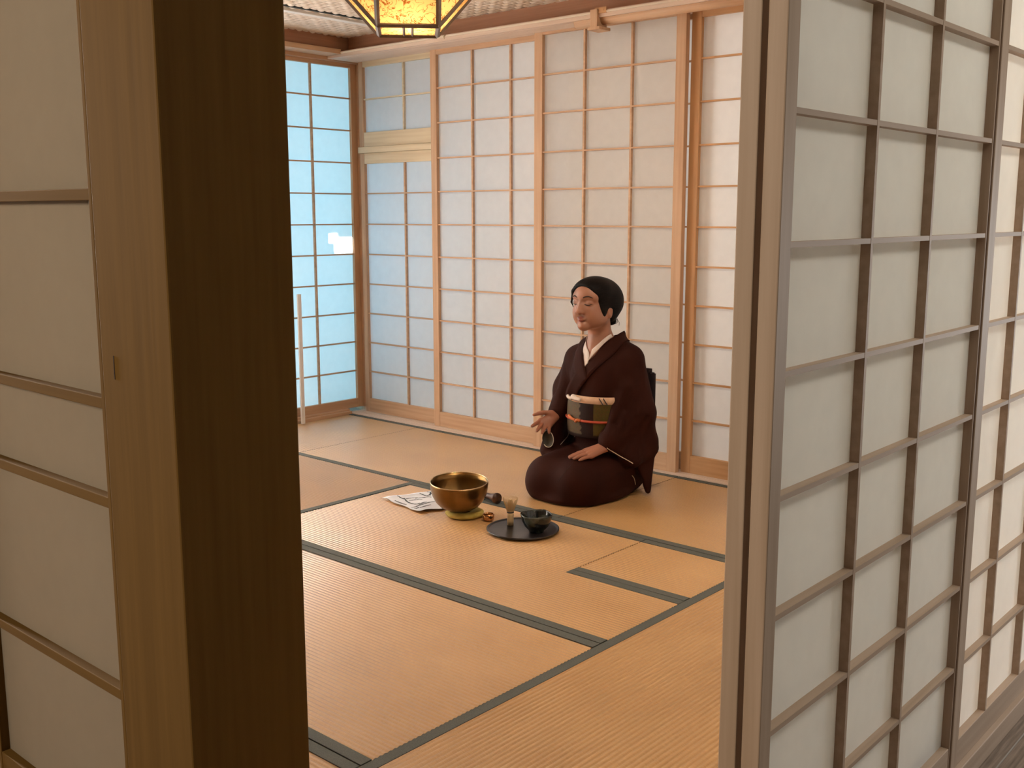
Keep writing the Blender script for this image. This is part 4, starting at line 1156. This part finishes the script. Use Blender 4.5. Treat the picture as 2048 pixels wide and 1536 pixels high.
# the square bow at her back
bm = bmesh.new(); box(bm, PX + 0.130, PX + 0.198, PY - 0.165, PY + 0.150, 0.30, 0.545)
bmesh.ops.bevel(bm, geom=bm.edges[:], offset=0.02, segments=4, affect='EDGES')
obj('obi_bow', bm, add_noise(mat('dark_bow_brocade', (0.02, 0.012, 0.014), 0.7, 0, 0.12), (0.006, 0.004, 0.006), (0.016, 0.008, 0.008), (30, 30, 30), 3), person, True)

# --- pale sleeve edges and the lining seen in the raised sleeve
edge = mat('sleeve_lining_cream', (0.70, 0.56, 0.42), 0.7)
bm = bmesh.new()
tube(bm, spline([surf(x, y, 0.001) for x, y in ((1214, 896), (1223, 902), (1233, 908), (1243, 914), (1254, 920), (1266, 927))], 4), 0.0020, 6)
obj('sleeve_edge', bm, edge, person)
lin = mat('grey_sleeve_lining', (0.085, 0.07, 0.05), 0.8)
cc = Vector(pw(0.138, -0.180, 0.236)); nrm = (Vector((0, 0, CAM_H)) - cc); nrm.z = 0; nrm.normalize()
nrm = (nrm + Vector((-0.5, 0.35, -0.1))).normalized(); cc = cc + nrm * 0.014
ux = nrm.cross(Vector((0, 0, 1))).normalized(); uz = ux.cross(nrm).normalized()
bm = bmesh.new(); n = 40
def ringpts(sx, sz, dep): return [cc + ux * (sx * math.cos(2 * math.pi * i / n)) + uz * (sz * math.sin(2 * math.pi * i / n)) + nrm * dep for i in range(n)]
rr = [[bm.verts.new(p) for p in ringpts(0.028 * q, 0.038 * q, d_)] for q, d_ in ((1.0, 0.0), (0.9, -0.008), (0.6, -0.016), (0.25, -0.020))]
for a, c in zip(rr[:-1], rr[1:]):
    for i in range(n): bm.faces.new((a[i], a[(i + 1) % n], c[(i + 1) % n], c[i]))
bm.faces.new(rr[-1])
bmesh.ops.recalc_face_normals(bm, faces=bm.faces[:])
lining = obj('sleeve_lining', bm, lin, person, True)
bm = bmesh.new(); rp = ringpts(0.028, 0.038, 0.0); tube(bm, rp[14:36], 0.0014, 6)
obj('sleeve_edge', bm, edge, lining)
bm = bmesh.new(); tube(bm, spline([surf(1264, 951, 0.001), surf(1268, 956, 0.001), surf(1270, 963, 0.001), surf(1271, 969, 0.001)], 3), 0.0017, 6)
obj('hem_edge', bm, edge, person)
bm = bmesh.new(); tube(bm, spline([surf(x, y, 0.001) for x, y in ((1138, 857), (1137, 866), (1135, 873), (1128, 881), (1121, 889))], 3), 0.0014, 6)
obj('sleeve_edge', bm, edge, person)
# overlap seam of the skirt and the white sock showing behind
bm = bmesh.new()
tube(bm, spline([surf(x, y, 0.0002) for x, y in ((1146, 925), (1140, 932), (1133, 940), (1126, 949), (1119, 959), (1116, 965))], 4), 0.0008, 6)
obj('seam', bm, mat('seam_dark', (0.015, 0.006, 0.005), 0.8), kim)
